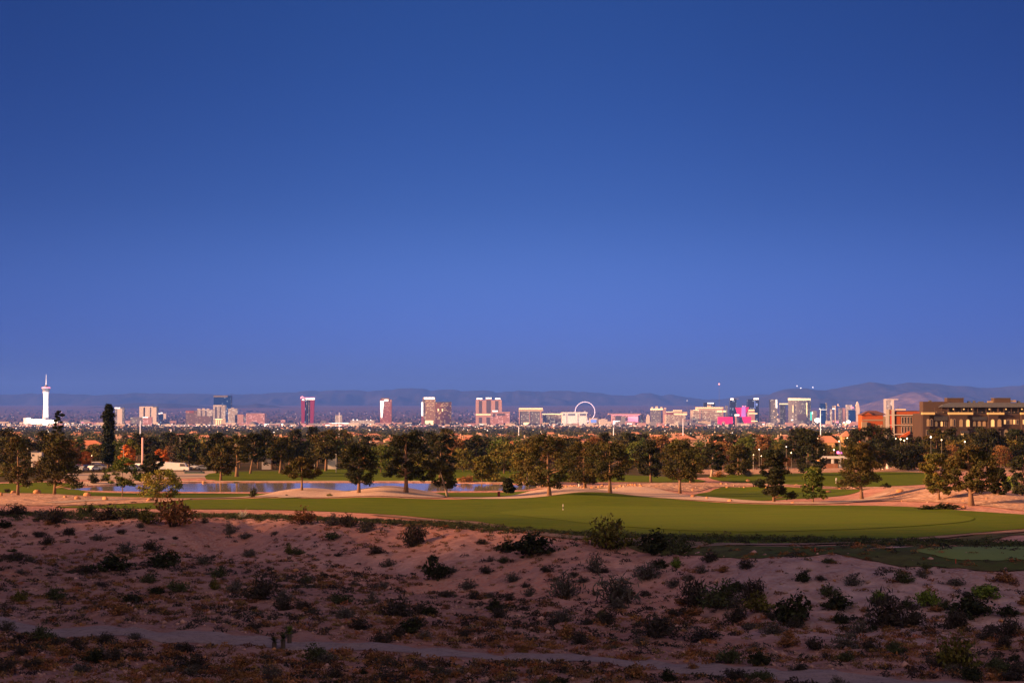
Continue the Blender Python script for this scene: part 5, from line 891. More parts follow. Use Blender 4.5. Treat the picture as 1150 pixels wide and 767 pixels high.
# the trees one can tell apart: px, base py, top py, crown left, crown right, crown bottom py, shape, leaf, label
HT = [
 ('pine_tree', 20, 556.5, 489, 1, 39, 543, 'round', 'pine', 'bushy brownish pine on the gravel at the far left, next to the flag stick', {}),
 ('pine_tree', 61, 555.5, 485, 40, 88, 544, 'cone', 'pine', 'big broad conical pine with orange trunk, second from the left edge', dict(n=44, per=120)),
 ('pine_tree', 64.5, 540, 459, 57, 73, 500, 'tiers', 'monopine_leaf', 'gaunt sparse dark monopine top rising above the big conical pine', dict(n=22, per=60, cr=.17, r0=.22)),
 ('monopine_mast', 121.5, 527, 450, 115.4, 127.6, 520, 'column', 'monopine_leaf', 'tall black-green columnar monopine cell mast standing against the skyline at left', dict(n=90, per=60, cr=.34, r0=.3)),
 ('young_tree', 137.5, 557.5, 514, 116, 156, 545, 'round', 'green', 'young loose green tree with a thin trunk before the lake at left', dict(r0=.10, n=30, per=60, cr=.15)),
 ('palo_verde', 179, 559.5, 526, 157, 202, 557, 'round', 'yellow', 'wispy yellow-green palo verde at the left end of the lake', dict(r0=.10, n=34, per=70, cr=.16, leaf=.2)),
 ('dark_tree', 171, 535, 509, 160, 183, 531, 'round', 'dark', 'dark round tree between the two orange-lit trees', {}),
 ('lamplit_tree', 143, 528, 499, 134.5, 151, 522, 'round', 'orange', 'taller orange lamp-lit tree behind the young green tree', dict(var=.25)),
 ('lamplit_tree', 181, 527, 504, 173, 188, 522, 'round', 'orange', 'smaller orange-lit tree right of the dark round tree', dict(var=.25)),
 ('lamplit_tree', 97, 525, 507, 90, 104, 521, 'round', 'orange', 'low orange-lit tree behind the parked cars at far left', dict(var=.25)),
 ('yellow_tree', 148, 522, 494, 139, 158, 510, 'round', 'yellow', 'yellow-green tree top above the taller orange-lit tree', {}),
 ('bare_tree', 193, 526, 499, 184, 203, 520, 'round', 'twig', 'half-bare reddish tree right of the smaller orange-lit tree', dict(n=20, per=50)),
 ('pine_tree', 248, 539.5, 497, 233, 263, 531, 'round', 'pine', 'green rounded pine right at the lake edge, left of the tall trunks', {}),
 ('dark_tree', 243, 531, 484, 229, 258, 527, 'round', 'dark', 'tall dark tree mass behind the rounded lakeside pine', dict(n=34)),
 ('pine_tree', 266, 535.5, 488, 250, 283, 517, 'umbrella', 'pine', 'tall pine with bright thick trunk on the lake far bank', dict(r0=.42)),
 ('pine_tree', 281, 532, 486, 273, 301, 515, 'umbrella', 'dark', 'dark-crowned pine just right of the bright thick trunk', {}),
 ('pine_tree', 314.5, 531.5, 491, 302, 332, 516, 'umbrella', 'pine', 'tall pine with bare lower trunk before the pink wall', dict(r0=.33)),
 ('pine_tree', 339, 551, 513.5, 320, 357, 536, 'umbrella', 'pine', 'flat-topped umbrella pine on the left gravel mound', dict(n=30, cr=.16, r0=.2)),
 ('pine_tree', 366, 529, 483, 348, 383, 514, 'umbrella', 'pine', 'tall open pine beside the hooked white lamp pole', dict(r0=.36, n=34)),
 ('pine_tree', 403, 554, 496, 384, 425, 542, 'round', 'dark', 'dense dark rounded pine at the notch between the two gravel mounds', dict(n=40, per=110)),
 ('pine_tree', 456, 553.5, 484, 432, 482, 537, 'umbrella', 'dark', 'largest dark spreading pine on the right gravel mound', dict(n=46, per=110, cr=.15, r0=.34)),
 ('pine_tree', 503, 557.5, 517, 482, 518, 545, 'round', 'pine', 'green pine with pale leaning trunk at the right tip of the mound', dict(lean=(-1.6, 0), bark=BARKP, r0=.2, n=22)),
 ('dark_tree', 494, 538, 486, 479, 512, 532, 'round', 'dark', 'dark brown-green tree behind the leaning trunk', dict(n=36)),
 ('round_tree', 541, 541, 511, 530, 553, 537, 'round', 'olive', 'round olive-green tree behind the lake right of centre', dict(r0=.15, n=34, cr=.2)),
 ('small_tree', 570.5, 554.5, 537, 563.5, 577, 552, 'cone', 'dark', 'small dense dark conifer on the grass at the right end of the lake', dict(r0=.08, n=30, cr=.22)),
 ('pine_tree', 592, 549, 497, 574, 611, 545, 'round', 'olive', 'olive-brown pine with a short pale trunk at the right end of the lake', dict(n=40, bark=BARKP)),
 ('pine_tree', 617, 557, 486, 590, 638, 546, 'round', 'pine', 'tall layered pine with orange trunk on the left of the gravel rise', dict(n=44, per=105, cr=.15, r0=.3)),
 ('pine_tree', 657, 548, 494, 633, 676, 541, 'round', 'pine', 'broad dark pine set back between the two orange-trunked pines', dict(n=42)),
 ('pine_tree', 685, 554, 494, 660, 713, 538, 'round', 'pine', 'wide pine with orange trunk and pale forked limbs on the gravel rise', dict(n=42, per=105, cr=.15, r0=.3)),
 ('pine_tree', 731, 541.5, 494, 712, 746, 532, 'round', 'dark', 'dark rounded pine behind the red gravel, right of the gravel rise', dict(n=34)),
 ('pine_tree', 763.5, 554, 493, 740, 785, 536, 'round', 'pine', 'full brown-green pine with a bright orange trunk beside the cart path', dict(n=40, per=110, r0=.27)),
 ('pine_tree', 775, 542.5, 503, 766, 795, 535, 'round', 'olive', 'lighter olive tree directly behind the bright orange-trunked pine', {}),
 ('pine_tree', 799, 535.5, 496, 790, 814, 526, 'round', 'dark', 'dark tree with a pale straight trunk left of the sandy gap', dict(bark=BARKP, r0=.35)),
 ('pine_tree', 829, 534, 499, 812, 845, 531, 'round', 'pine', 'brown-green bushy tree at the sandy gap', dict(n=34)),
 ('pine_tree', 869, 564, 502, 850, 891, 556, 'tiers', 'dark', 'tall tiered dark pine standing in the green hollow', dict(n=44, per=105, cr=.17, r0=.2)),
 ('pine_tree', 908, 534, 479, 889, 926, 530, 'round', 'dark', 'tall dark ragged tree behind the small pine, left of the canopy', dict(n=42)),
 ('small_pine', 913, 564.5, 523, 900, 927, 558, 'cone', 'green', 'small green conical pine at the edge of the fairway', dict(r0=.11, n=30, cr=.18)),
 ('pine_tree', 968, 561, 496, 935, 991, 545, 'tiers', 'pine', 'full spreading pine with orange trunk left of the bare gravel banks', dict(n=48, per=105, cr=.15, r0=.25)),
 ('pine_tree', 1055, 562, 508, 1031, 1069, 553, 'round', 'olive', 'brownish leaning pine with thin trunk on the right gravel bank', dict(n=36, r0=.16)),
 ('pine_tree', 1091, 568, 500, 1059, 1115, 549, 'round', 'pine', 'large wide pine with thick orange trunk, biggest on the right bank', dict(n=50, per=105, cr=.15, r0=.34)),
 ('dark_bush_tree', 1121, 556, 524, 1110, 1134, 554, 'round', 'dark', 'dark low bushy tree left of the pond', dict(n=30)),
 ('dark_bush_tree', 1147, 556, 509, 1136, 1165, 554, 'round', 'dark', 'tall dark bush tree cut by the right edge beside the pond', dict(n=34)),
 ('dark_tree', 975, 530, 477, 950, 1004, 524, 'round', 'dark', 'huge dark tree mass in front of the orange gabled building', dict(n=50, cr=.15)),
 ('dark_tree', 1020, 528, 499, 1000, 1042, 525, 'round', 'dark', 'low broad dark tree under the red brick block', dict(n=36)),
 ('dark_tree', 1052, 526, 479, 1038, 1068, 520, 'round', 'pine', 'tall pine in front of the left bays of the lodge', dict(n=36)),
 ('dark_tree', 1108, 527, 480, 1090, 1128, 512, 'round', 'dark', 'wide dark tree in front of the lodge middle', dict(n=44)),
 ('dark_tree', 1142, 526, 481, 1126, 1160, 515, 'round', 'dark', 'dark tree in front of the right end of the lodge', dict(n=40)),
 ('dark_tree', 1070, 524, 494, 1058, 1086, 518, 'round', 'olive', 'olive low tree in front of the lodge gold cornice', dict(n=30)),
]
for i, (nm, px, pb, ptp, xl, xr, pcb, shp, lf, lab, kw) in enumerate(HT):
    D = hit(px, pb, True).y; p = at(px, pb, D); u = D/F; h = (pb-ptp)*u; w = (xr-xl)*u*1.07; z0 = (pb-pcb)*u
    kw = dict(kw); off = ((xl+xr)/2-px)*u
    if 'lean' not in kw and abs(off) > .3: kw['lean'] = (off, 0)
    leaf = kw.pop('leaf', .20)*max(.8, min(D/290, 1.5)); kw['per'] = int(kw.get('per', 95)*1.7); kw.setdefault('r0', .26); kw['cr'] = kw.get('cr', .18)*.80; kw['n'] = int(kw.get('n', 26)*1.12); kw['per'] = int(kw['per']*1.25)
    me = tree_mesh(100+i, h, w, max(z0, .25), shp, LF[lf], leaf=leaf, **kw); plant(nm, lab, 'tree', p.x, D, me)

# the tree belt: copies of a few kinds
def kind(seed, h, w, z0, shp, lf, **k): return tree_mesh(seed, h, w, z0, shp, LF[lf], **k)
KD = [('dark pine', kind(1, 11, 8, 2.5, 'round', 'dark', n=34, per=60, leaf=.42)), ('brown-green pine', kind(2, 12, 8.5, 3.5, 'round', 'pine', n=34, per=60, leaf=.42)), ('olive round tree', kind(3, 8, 8.5, 1.2, 'round', 'olive', n=30, per=70, leaf=.40, r0=.18)),
      ('green leafy tree', kind(4, 9, 9, 1.8, 'round', 'green', n=30, per=70, leaf=.40, r0=.2)), ('brown thin-leaved tree', kind(5, 9, 7.5, 2, 'round', 'brown', n=28, per=50, leaf=.40, r0=.2)), ('dark conical pine', kind(6, 12, 7, 1.5, 'cone', 'dark', n=34, per=60, leaf=.42)),
      ('spreading umbrella pine', kind(7, 11, 10, 4.5, 'umbrella', 'pine', n=30, per=70, leaf=.42)), ('yellow-green bushy tree', kind(8, 6, 7.5, .6, 'round', 'yellow', n=26, per=60, leaf=.36, r0=.14, var=.25)), ('blackish tall tree', kind(9, 13, 8, 2, 'tiers', 'dark', n=34, per=60, leaf=.44)), ('rusty brown tree', kind(10, 10, 7, 2.5, 'round', 'brown', n=30, per=60, leaf=.4))]
def palm_meshes():
    r = np.random.default_rng(3); V = []; Fq = []; n = 0
    for k in range(34):
        a = 2*math.pi*r.random(); el = r.uniform(-.9, 1.1); L = r.uniform(1.6, 2.3); p0 = np.array([0, 0, 10.0]); prev = p0
        for s in range(4):
            t = (s+1)/4; q = p0+np.array([math.cos(a)*math.cos(el)*L*t, math.sin(a)*math.cos(el)*L*t, math.sin(el)*L*t-1.1*t*t]); sd = np.array([-math.sin(a), math.cos(a), 0])*.22*(1-t*.7)
            V += [prev-sd, prev+sd, q+sd*.7, q-sd*.7]; Fq.append((n, n+1, n+2, n+3)); n += 4; prev = q
    T = np.repeat(np.random.default_rng(4).uniform(.7, 1.2, (len(V)//4, 1)), 3, 1)
    return np_mesh('crown', V, Fq, LF['green'], False, None, np.repeat(T, 4, 0)), MB().tube([(0, 0, -.3), (.15, 0, 5), (0, 0, 10)], [.26, .2, .19], 7).mesh('trunk', BARK, True)
KD.append(('palm', palm_meshes()))
GRP = 'trees of the belt behind the golf course'
def tierw(D): return 'front row' if D < 440 else 'second row' if D < 560 else 'middle rows' if D < 760 else 'back rows' if D < 1100 else 'farthest rows'
def belt(px, D, k, sc, rz=None, lab=None):
    x = at(px, 447, D).x; n, me = KD[k]
    return plant('palm_tree' if n == 'palm' else 'pine_tree' if 'pine' in n else 'broadleaf_tree', uniq(lab or f'{n} in the {tierw(D)}, {near_lm(px)}', GRP), 'tree', x, D, me, GRP, rz if rz is not None else rnd.uniform(0, 6.28), (sc*rnd.uniform(.92, 1.12), sc*rnd.uniform(.92, 1.12), sc))
BL = [(5, 470, 8), (12, 440, 1), (28, 500, 0), (47, 520, 8), (78, 500, 4), (84, 540, 3), (108, 560, 2), (130, 540, 3), (155, 600, 0), (163, 640, 4), (171, 600, 0), (192, 620, 0), (206, 560, 0), (213, 440, 0), (218, 520, 3), (226, 500, 4), (233, 470, 2), (222, 600, 10), (228, 620, 10), (290, 480, 0), (299, 520, 8), (306, 470, 5), (325, 500, 0), (331, 520, 8), (345, 500, 0), (352, 560, 8), (357, 480, 0), (378, 560, 3), (386, 640, 1), (392, 500, 2),
      (412, 560, 0), (428, 430, 3), (434, 470, 2), (440, 440, 7), (447, 560, 0), (462, 580, 6), (470, 520, 8), (478, 450, 7), (484, 600, 0), (500, 560, 1), (507, 480, 9), (514, 520, 9), (520, 450, 2), (527, 560, 0), (534, 520, 0), (548, 560, 0), (556, 430, 7), (560, 480, 3), (562, 620, 2), (566, 420, 2), (576, 470, 2), (583, 520, 3), (598, 500, 6), (605, 560, 0), (622, 480, 9), (628, 560, 6), (640, 520, 0), (648, 500, 8), (668, 520, 9), (674, 620, 2), (680, 560, 5), (695, 500, 1), (706, 520, 0),
      (716, 480, 3), (722, 600, 0), (729, 700, 10), (742, 520, 9), (752, 500, 0), (762, 640, 3), (772, 480, 2), (786, 560, 3), (805, 540, 0), (812, 480, 9), (822, 600, 0), (838, 560, 3), (846, 620, 1), (858, 540, 9), (866, 640, 3), (874, 560, 2), (881, 700, 3), (893, 560, 8), (902, 620, 1), (916, 560, 9), (926, 640, 3), (930, 700, 0), (934, 760, 3), (950, 540, 10), (958, 600, 8), (986, 540, 0), (996, 520, 8), (1012, 500, 0), (1031, 500, 5), (1040, 480, 0), (1066, 490, 8), (1082, 500, 0), (1096, 480, 6), (1130, 470, 7), (1136, 450, 2), (1150, 480, 0)]
for px, D, k in BL: belt(px, D, k, rnd.uniform(.72, .95) if D < 520 and k in (0, 1, 5, 6, 8) else rnd.uniform(.8, 1.05))
BC = ['yellow-green', 'olive', 'brown', 'rusty', 'dull olive']
for i, px in enumerate([3, 16, 30, 44, 52, 70, 76, 590, 612, 628, 646, 668, 700, 716, 752, 806, 840, 858, 884, 930, 1006, 1018, 1030]): belt(px, (372 if px < 80 else 470)+rnd.uniform(-8, 14), [7, 2, 4, 9, 2][i % 5], rnd.uniform(.32, .5), lab=f'low {BC[i % 5]} bush tree under the tall trees, {near_lm(px)}')
for k in range(250):
    px = -4+1162*((k*.618034+.17) % 1); t = rnd.random(); D = 470+1150*t**1.7
    if px > 985 and D > 540: D = 420+100*rnd.random()
    belt(px, D, rnd.choice([0, 0, 0, 1, 1, 2, 3, 3, 4, 4, 5, 6, 8, 8, 9, 9, 10]), rnd.uniform(.48, .70) if D < 900 else rnd.uniform(.55, .85))
# the wood of the suburb and the city beyond, too many to count
def mass(name, label, n, D0, D1, seed, h0, h1, k, leaf, pw=1.0, pmax=1180, cols=((.030, .036, .016), (.07, .06, .02), (.05, .06, .02))):
    r = np.random.default_rng(seed); D = D0*(D1/D0)**(r.random(n)**pw); px = r.uniform(-30, pmax, n); X = (px-CX)/F*D; Z = ground(X, D); H = r.uniform(h0, h1, n); W = H*r.uniform(.4, .75, n)
    d = r.normal(size=(n, k, 3)); d /= np.linalg.norm(d, axis=2)[:, :, None]; d *= r.random((n, k, 1))**.4
    C = np.stack([X[:, None]+d[:, :, 0]*W[:, None], D[:, None]+d[:, :, 1]*W[:, None], Z[:, None]+H[:, None]*.52+d[:, :, 2]*H[:, None]*.5], -1).reshape(-1, 3)
    s = np.repeat(leaf*(D/D0)**.55, k)
    V, Fq = quads(r, C, s, .2, 1.3); ci = r.choice(len(cols), n, p=[.5, .25, .25]); T = np.array(cols)[ci]*r.uniform(.7, 1.4, (n, 1)); T = np.repeat(T, 4*k, 0)
    o = link(name, np_mesh(name, V, Fq, WHITE_LEAF, False, None, T)); tag(o, label, 'trees', None, 'stuff')
WHITE_LEAF = leafm('far_foliage', (1, 1, 1))
mass('suburb_wood', 'dark tree tops filling the suburb between its roofs', 3600, 950, 3200, 41, 5, 10, 70, .9, .8)
mass('city_trees', 'grey-green tree cover of the flat city before the towers', 7500, 3200, 9600, 42, 6, 10, 26, 2.6, .85)

mass('valley_trees', 'dark cover of the far valley floor behind the towers', 5000, 9600, 27000, 43, 8, 14, 16, 9, 1.0, cols=((.035, .035, .03), (.06, .05, .04), (.045, .045, .035)))
# ------------------------------------------------------------ desert shrubs, rocks and grass tufts
def shrub_meshes(seed, leafmat, h=.7, stems=16, n=420, leaf=.055, open_=.5, twig='twig', dome=True, asp=1.8):
    """unit shrub one metre wide: stems fan out of one base, leaves sit along their outer parts"""
    r = np.random.default_rng(seed); mb = MB(); P = []
    for k in range(stems):
        a = 2*math.pi*r.random(); sp = .5*math.sqrt(r.uniform(.02, 1)); top = h*(1-.75*(sp/.5)**2*(1 if dome else .4))*r.uniform(.7, 1.1); c = np.array([math.cos(a), math.sin(a)])*sp
        p = [np.array([c[0]*.08, c[1]*.08, -.05]), np.array([c[0]*.5, c[1]*.5, top*.55]), np.array([c[0], c[1], top])]; mb.tube(p, [.012, .009, .004], 3)
        m_ = int(n/stems); t = r.uniform(.25 if open_ < .5 else .4, 1.05, m_); Q = np.where(t[:, None] < .5, p[0]+(p[1]-p[0])*t[:, None]*2, p[1]+(p[2]-p[1])*(t[:, None]*2-1)); P.append(Q+r.normal(size=(m_, 3))*[.07, .07, .045])
    P = np.concatenate(P); P[:, 2] = np.maximum(P[:, 2], .01); V, Fq = quads(r, P, leaf, 0, asp, None); T = r.uniform(.5, 1.8, (len(P), 1))*np.ones((1, 3))*r.uniform(.88, 1.12, (len(P), 3))
    return np_mesh('foliage', V, Fq, LF[leafmat], False, None, np.repeat(T, 4, 0)), mb.mesh('stems', LF2[twig])
LF2 = dict(twig=mat('shrub_twigs', (.07, .05, .04), .95), pale=mat('pale_twigs', (.30, .24, .20), .95))
def spiky(seed, n, L, m, wd=.03, up=.2):
    r = np.random.default_rng(seed); V = []; Fq = []
    for k in range(n):
        a = 2*math.pi*r.random(); el = r.uniform(up, 1.35); l = L*r.uniform(.7, 1.1); d = np.array([math.cos(a)*math.cos(el), math.sin(a)*math.cos(el), math.sin(el)]); s = np.array([-math.sin(a), math.cos(a), 0])*wd
        V += [-s, s, d*l*.6+s*.7, d*l*.6-s*.7, d*l*.6-s*.7, d*l*.6+s*.7, d*l+s*.05, d*l-s*.05]; j = len(V)-8; Fq += [(j, j+1, j+2, j+3), (j+4, j+5, j+6, j+7)]
    T = np.repeat(r.uniform(.7, 1.3, (len(V)//8, 1)), 8, 0)*np.ones((1, 3)); return np_mesh('leaves', V, Fq, m, False, None, T)
SK = dict(creo=[shrub_meshes(s, 'creo', .62, 28, 900, .04, asp=2.6) for s in (1, 2, 3)], dark=[shrub_meshes(s, 'dkc', .55, 34, 700, .038, .3, asp=3.6) for s in (4, 5, 6)], grey=[shrub_meshes(s, 'grey', .55, 40, 520, .034, .3, asp=4.0) for s in (7, 8)], rust=[shrub_meshes(s, 'rust', .6, 24, 620) for s in (9, 10)],
          lime=[shrub_meshes(s, 'lime', .66, 26, 950, .06) for s in (11, 12)], olive=[shrub_meshes(s, 'olive', .66, 26, 800) for s in (13, 14)], dkgreen=[shrub_meshes(s, 'dark', .66, 24, 850, .06) for s in (15, 16)], bare=[shrub_meshes(s, 'grey', .7, 36, 110, open_=.4, twig='pale') for s in (17, 18)])
def shrub(kind, px, py, wpx, hpx, lab, grp=None, name='desert_shrub', yy=None):
    p = hit(px, py, True) if yy is None else Vector((yy[0], yy[1], 0)); u = p.y/F; me = rnd.choice(SK[kind]); w = wpx*u; h = hpx*u/.62
    return plant(name, lab, 'shrub', p.x, p.y, me, grp, rnd.uniform(0, 6.28), (w, w*.9, h), ('foliage', 'stems'), .03)
def zone(px, py, p=None):
    p = p or hit(px, py); by = float(bank_y(np.array([p.x]))[0])
    r = np.interp(px, [q[0] for q in ROAD_PX], [q[1] for q in ROAD_PX])
    return 'below the gravel track' if py > r+6 else 'just above the gravel track' if py > r-22 else 'on the wash floor' if p.y < by-24 else 'on the pink slope' if p.y < by-3 else 'on the rim by the grass'
SN = dict(creo='green-black', dark='blackish twiggy', grey='greyish', rust='rusty brown', lime='bright green round', olive='yellowish', dkgreen='deep green', bare='bare twiggy')
SH = [(14, 578, 34, 13, 'dark'), (47, 582, 26, 12, 'grey'), (62, 588, 30, 20, 'dark'), (118, 584, 36, 18, 'dark'), (98, 577, 24, 12, 'creo'), (145, 582, 34, 14, 'creo'), (193, 591, 54, 34, 'rust'), (166, 588, 28, 16, 'olive'), (340, 589, 32, 18, 'rust'), (375, 590, 26, 14, 'grey'), (392, 592, 22, 16, 'dark'), (409, 597, 20, 12, 'grey'),
      (466, 613, 34, 30, 'dark'), (258, 600, 16, 15, 'grey'), (186, 637, 38, 17, 'dkgreen'), (126, 641, 44, 17, 'dkgreen'), (95, 644, 26, 10, 'dark'), (228, 632, 20, 12, 'grey'), (281, 626, 20, 10, 'grey'), (325, 622, 10, 12, 'olive'), (199, 666, 26, 14, 'creo'), (241, 663, 14, 12, 'olive'), (291, 673, 42, 28, 'dark'), (318, 686, 26, 16, 'dark'), (266, 660, 18, 10, 'grey'), (22, 674, 18, 12, 'olive'), (18, 628, 26, 10, 'dark'),
      (52, 612, 18, 12, 'dark'), (110, 607, 18, 8, 'grey'), (430, 660, 22, 10, 'grey'), (436, 636, 22, 10, 'grey'), (488, 652, 34, 20, 'dkgreen'), (448, 691, 44, 24, 'dark'), (476, 690, 26, 16, 'dark'), (418, 676, 20, 14, 'grey'), (500, 671, 18, 8, 'dark'), (551, 630, 12, 7, 'grey'), (560, 692, 24, 12, 'dark'), (386, 694, 24, 12, 'grey'), (362, 650, 12, 9, 'dark'), (570, 618, 28, 12, 'dkgreen'),
      (600, 622, 56, 22, 'dkgreen'), (683, 616, 54, 34, 'olive'), (738, 622, 48, 24, 'dkgreen'), (764, 622, 34, 22, 'creo'), (668, 642, 26, 22, 'grey'), (760, 636, 18, 9, 'lime'), (633, 670, 44, 32, 'grey'), (690, 678, 58, 36, 'grey'), (727, 650, 42, 20, 'grey'), (595, 668, 18, 12, 'grey'), (632, 697, 32, 18, 'grey'), (679, 702, 30, 16, 'dark'), (736, 716, 50, 26, 'dark'), (770, 691, 18, 12, 'dark'), (782, 680, 44, 34, 'dark'), (808, 682, 52, 32, 'creo'), (846, 674, 34, 28, 'dark'),
      (825, 698, 28, 24, 'dark'), (853, 686, 36, 20, 'olive'), (893, 702, 46, 32, 'dkgreen'), (869, 712, 36, 14, 'grey'), (943, 686, 38, 18, 'dkgreen'), (944, 700, 20, 12, 'dkgreen'), (986, 675, 16, 14, 'lime'), (1018, 681, 14, 10, 'creo'), (996, 703, 54, 40, 'dark'), (1022, 704, 36, 22, 'dark'), (1042, 679, 28, 19, 'lime'), (1107, 672, 36, 16, 'lime'), (1090, 694, 48, 26, 'dkgreen'), (1074, 706, 32, 24, 'dark'), (1132, 692, 26, 12, 'dkgreen'),
      (1131, 716, 32, 26, 'dark'), (1128, 728, 22, 20, 'dark'), (1074, 755, 50, 38, 'olive'), (950, 728, 42, 22, 'grey'), (980, 732, 26, 16, 'dark'), (885, 729, 30, 12, 'rust'), (1142, 757, 22, 16, 'dark'), (826, 764, 36, 14, 'dark'), (777, 752, 16, 8, 'rust'), (1005, 735, 28, 14, 'creo'), (790, 716, 46, 14, 'dark'), (848, 732, 24, 10, 'grey'), (896, 753, 24, 10, 'dark'), (722, 722, 18, 10, 'rust'), (63, 726, 16, 12, 'dark'), (128, 741, 36, 14, 'dark'), (116, 722, 24, 12, 'dark'),
      (214, 752, 44, 22, 'dark'), (190, 738, 30, 12, 'rust'), (284, 708, 20, 9, 'dark'), (24, 733, 30, 9, 'dark'), (6, 755, 28, 18, 'dark'), (356, 742, 36, 20, 'creo'), (375, 760, 26, 12, 'dark'), (430, 766, 30, 12, 'dark'), (152, 718, 22, 9, 'grey'), (56, 746, 20, 8, 'rust'), (520, 712, 20, 8, 'dark'), (1112, 664, 22, 8, 'creo'), (1040, 638, 14, 7, 'creo'), (930, 632, 16, 7, 'creo'), (905, 608+8, 10, 5, 'rust')]
for px, py, w_, h_, k_ in SH:
    size = 'tiny' if w_*h_ < 170 else 'small' if w_*h_ < 330 else 'medium' if w_*h_ < 800 else 'large'
    shrub(k_, px, py, w_*1.08, h_*1.1, f'{size} {SN[k_]} shrub {zone(px, py)}, {near_lm(px)}', 'shrubs of the desert wash')
for k in range(190):
    px = 1150*((k*.618034+.41) % 1); py = 586+178*rnd.random()**.9 + (8 if px > 600 else 0)
    lim = np.interp(px, [0, 215, 480, 600, 800, 920, 1000, 1150], [574, 578, 588, 606, 626, 634, 640, 648])
    if py < lim: py = lim+rnd.uniform(2, 60)
    if abs(py-np.interp(px, [q[0] for q in ROAD_PX], [q[1] for q in ROAD_PX])) < 7: py += 14
    kd = rnd.choice(['dark', 'grey', 'creo', 'rust', 'grey', 'dark', 'dark', 'dkgreen']); w_ = rnd.uniform(9, 30)*(.8+.4*(py-580)/180)
    shrub(kd, px, py, w_, w_*rnd.uniform(.38, .6), f'tiny {SN[kd]} bush {zone(px, py)}, {near_lm(px)}', 'small bushes of the desert wash', 'desert_bush')
for i, (px, py) in enumerate([(308, 729), (318, 729), (325, 724)]):   # yuccas
    p = hit(px, py, True); u = p.y/F; o = empty('yucca', (p.x, p.y, gz(p.x, p.y)), ['dark spiky yucca left of two beside the gravel track', 'tall dark yucca with dry skirt beside the gravel track', 'bright yellow-green yucca head beside the dark pair'][i], 'plant')
    h = (12, 17, 20)[i]*u; MB().tube([(0, 0, -.1), (0, 0, h*.6)], .12, 6).build('trunk', LF2['twig'], o); l = link('leaves', spiky(70+i, 60, .38, LF['lime' if i == 2 else 'creo'], .03, -.3), o); l.location = (0, 0, h*.65)
for px, py, w_ in [(272, 583, 20), (1063, 572, 34), (1042, 572.5, 26), (150, 565, 10)]:
    p = hit(px, py, True); u = p.y/F; 
    if px == 272: o = empty('agave', (p.x, p.y, gz(p.x, p.y)), 'pale spiky agave on the rim below the crenellated tower', 'plant'); link('leaves', spiky(80, 40, w_*u*.62, leafm('agave_blade', (.42, .42, .34)), .05, .1), o)
    else: shrub('dkgreen', px, py, w_, w_*.22, {1063: 'low dark green ground shrub at the foot of the largest right pine', 1042: 'low dark green ground shrub left of its twin under the right pines', 150: 'dot of dark brush on the left gravel'}[px])
for px, py, w_, h_, kd, lab in [(285, 558.6, 11, 12, 'dkgreen', 'dark green rounded shrub between cart path and lake'), (322, 557, 4, 3, 'dark', 'tiny dark bush at the left end of the gravel mound'), (370, 557.6, 8, 4, 'olive', 'low olive shrub on the right flank of the left gravel mound'), (8, 553, 9, 6, 'dark', 'small dark bush on the left gravel by the frame edge'), (592+14, 541, 20, 9, 'olive', 'low olive bushes left of the round olive tree'),
                                (556, 541, 26, 12, 'olive', 'wide low olive hedge beside the round olive tree'), (525, 541, 26, 8, 'rust', 'pinkish brown low brush at the far bank'), (118, 541, 12, 10, 'dkgreen', 'round dark shrub in front of the parked cars'), (104, 543, 16, 12, 'dkgreen', 'larger dark shrub in front of the parked cars'), (954, 546.4, 8, 4, 'lime', 'tiny green shrub on the red gravel below the cafe'), (842, 535, 12, 7, 'grey', 'dry grey shrub in the sandy gap'), (1135, 547, 22, 14, 'lime', 'bright green shrub behind the pond'), (808, 536, 20, 8, 'rust', 'brown brush left of the sandy gap')]:
    shrub(kd, px, py, w_, h_, lab)
# boulders
def rock_mesh(seed, m, flat=.6):
    r = np.random.default_rng(seed); V = []; n1, n2 = 9, 6
    for j in range(n2+1):
        for i in range(n1):
            a = 2*math.pi*i/n1; e = -math.pi/2+math.pi*j/n2; q = 1+r.uniform(-.22, .22); V.append((math.cos(a)*math.cos(e)*q*.5, math.sin(a)*math.cos(e)*q*.42, math.sin(e)*q*.5*flat))
    Fq = [(j*n1+i, j*n1+(i+1) % n1, (j+1)*n1+(i+1) % n1, (j+1)*n1+i) for j in range(n2) for i in range(n1)]
    return np_mesh('boulder', V, Fq, m)
M_OR = mat('orange_rock', (.48, .22, .10), .9, noise=(1.5, .6, (.38, .17, .09)), bump=(4, .6, .06)); M_GR = mat('pinkish_rock', (.40, .26, .21), .9, noise=(2, .6, (.28, .17, .14)), bump=(6, .6, .04)); M_DR = mat('dark_rock', (.16, .10, .085), .9, noise=(2, .6, (.22, .14, .12)), bump=(6, .6, .04))
RKM = {k: [rock_mesh(s, m) for s in range(5)] for k, m in (('orange', M_OR), ('pinkish', M_GR), ('dark', M_DR))}
def boulder(px, py, wpx, hpx, kind, lab, grp='boulders around the course'):
    p = hit(px, py, True); u = p.y/F; o = link('boulder', rnd.choice(RKM[kind]), None, (p.x, p.y, gz(p.x, p.y)+hpx*u*.3)); o.scale = (wpx*u, wpx*u*.9, hpx*u/.6); o.rotation_euler = (rnd.uniform(-.2, .2), rnd.uniform(-.2, .2), rnd.uniform(0, 6.28)); tag(o, lab, 'boulder', grp)
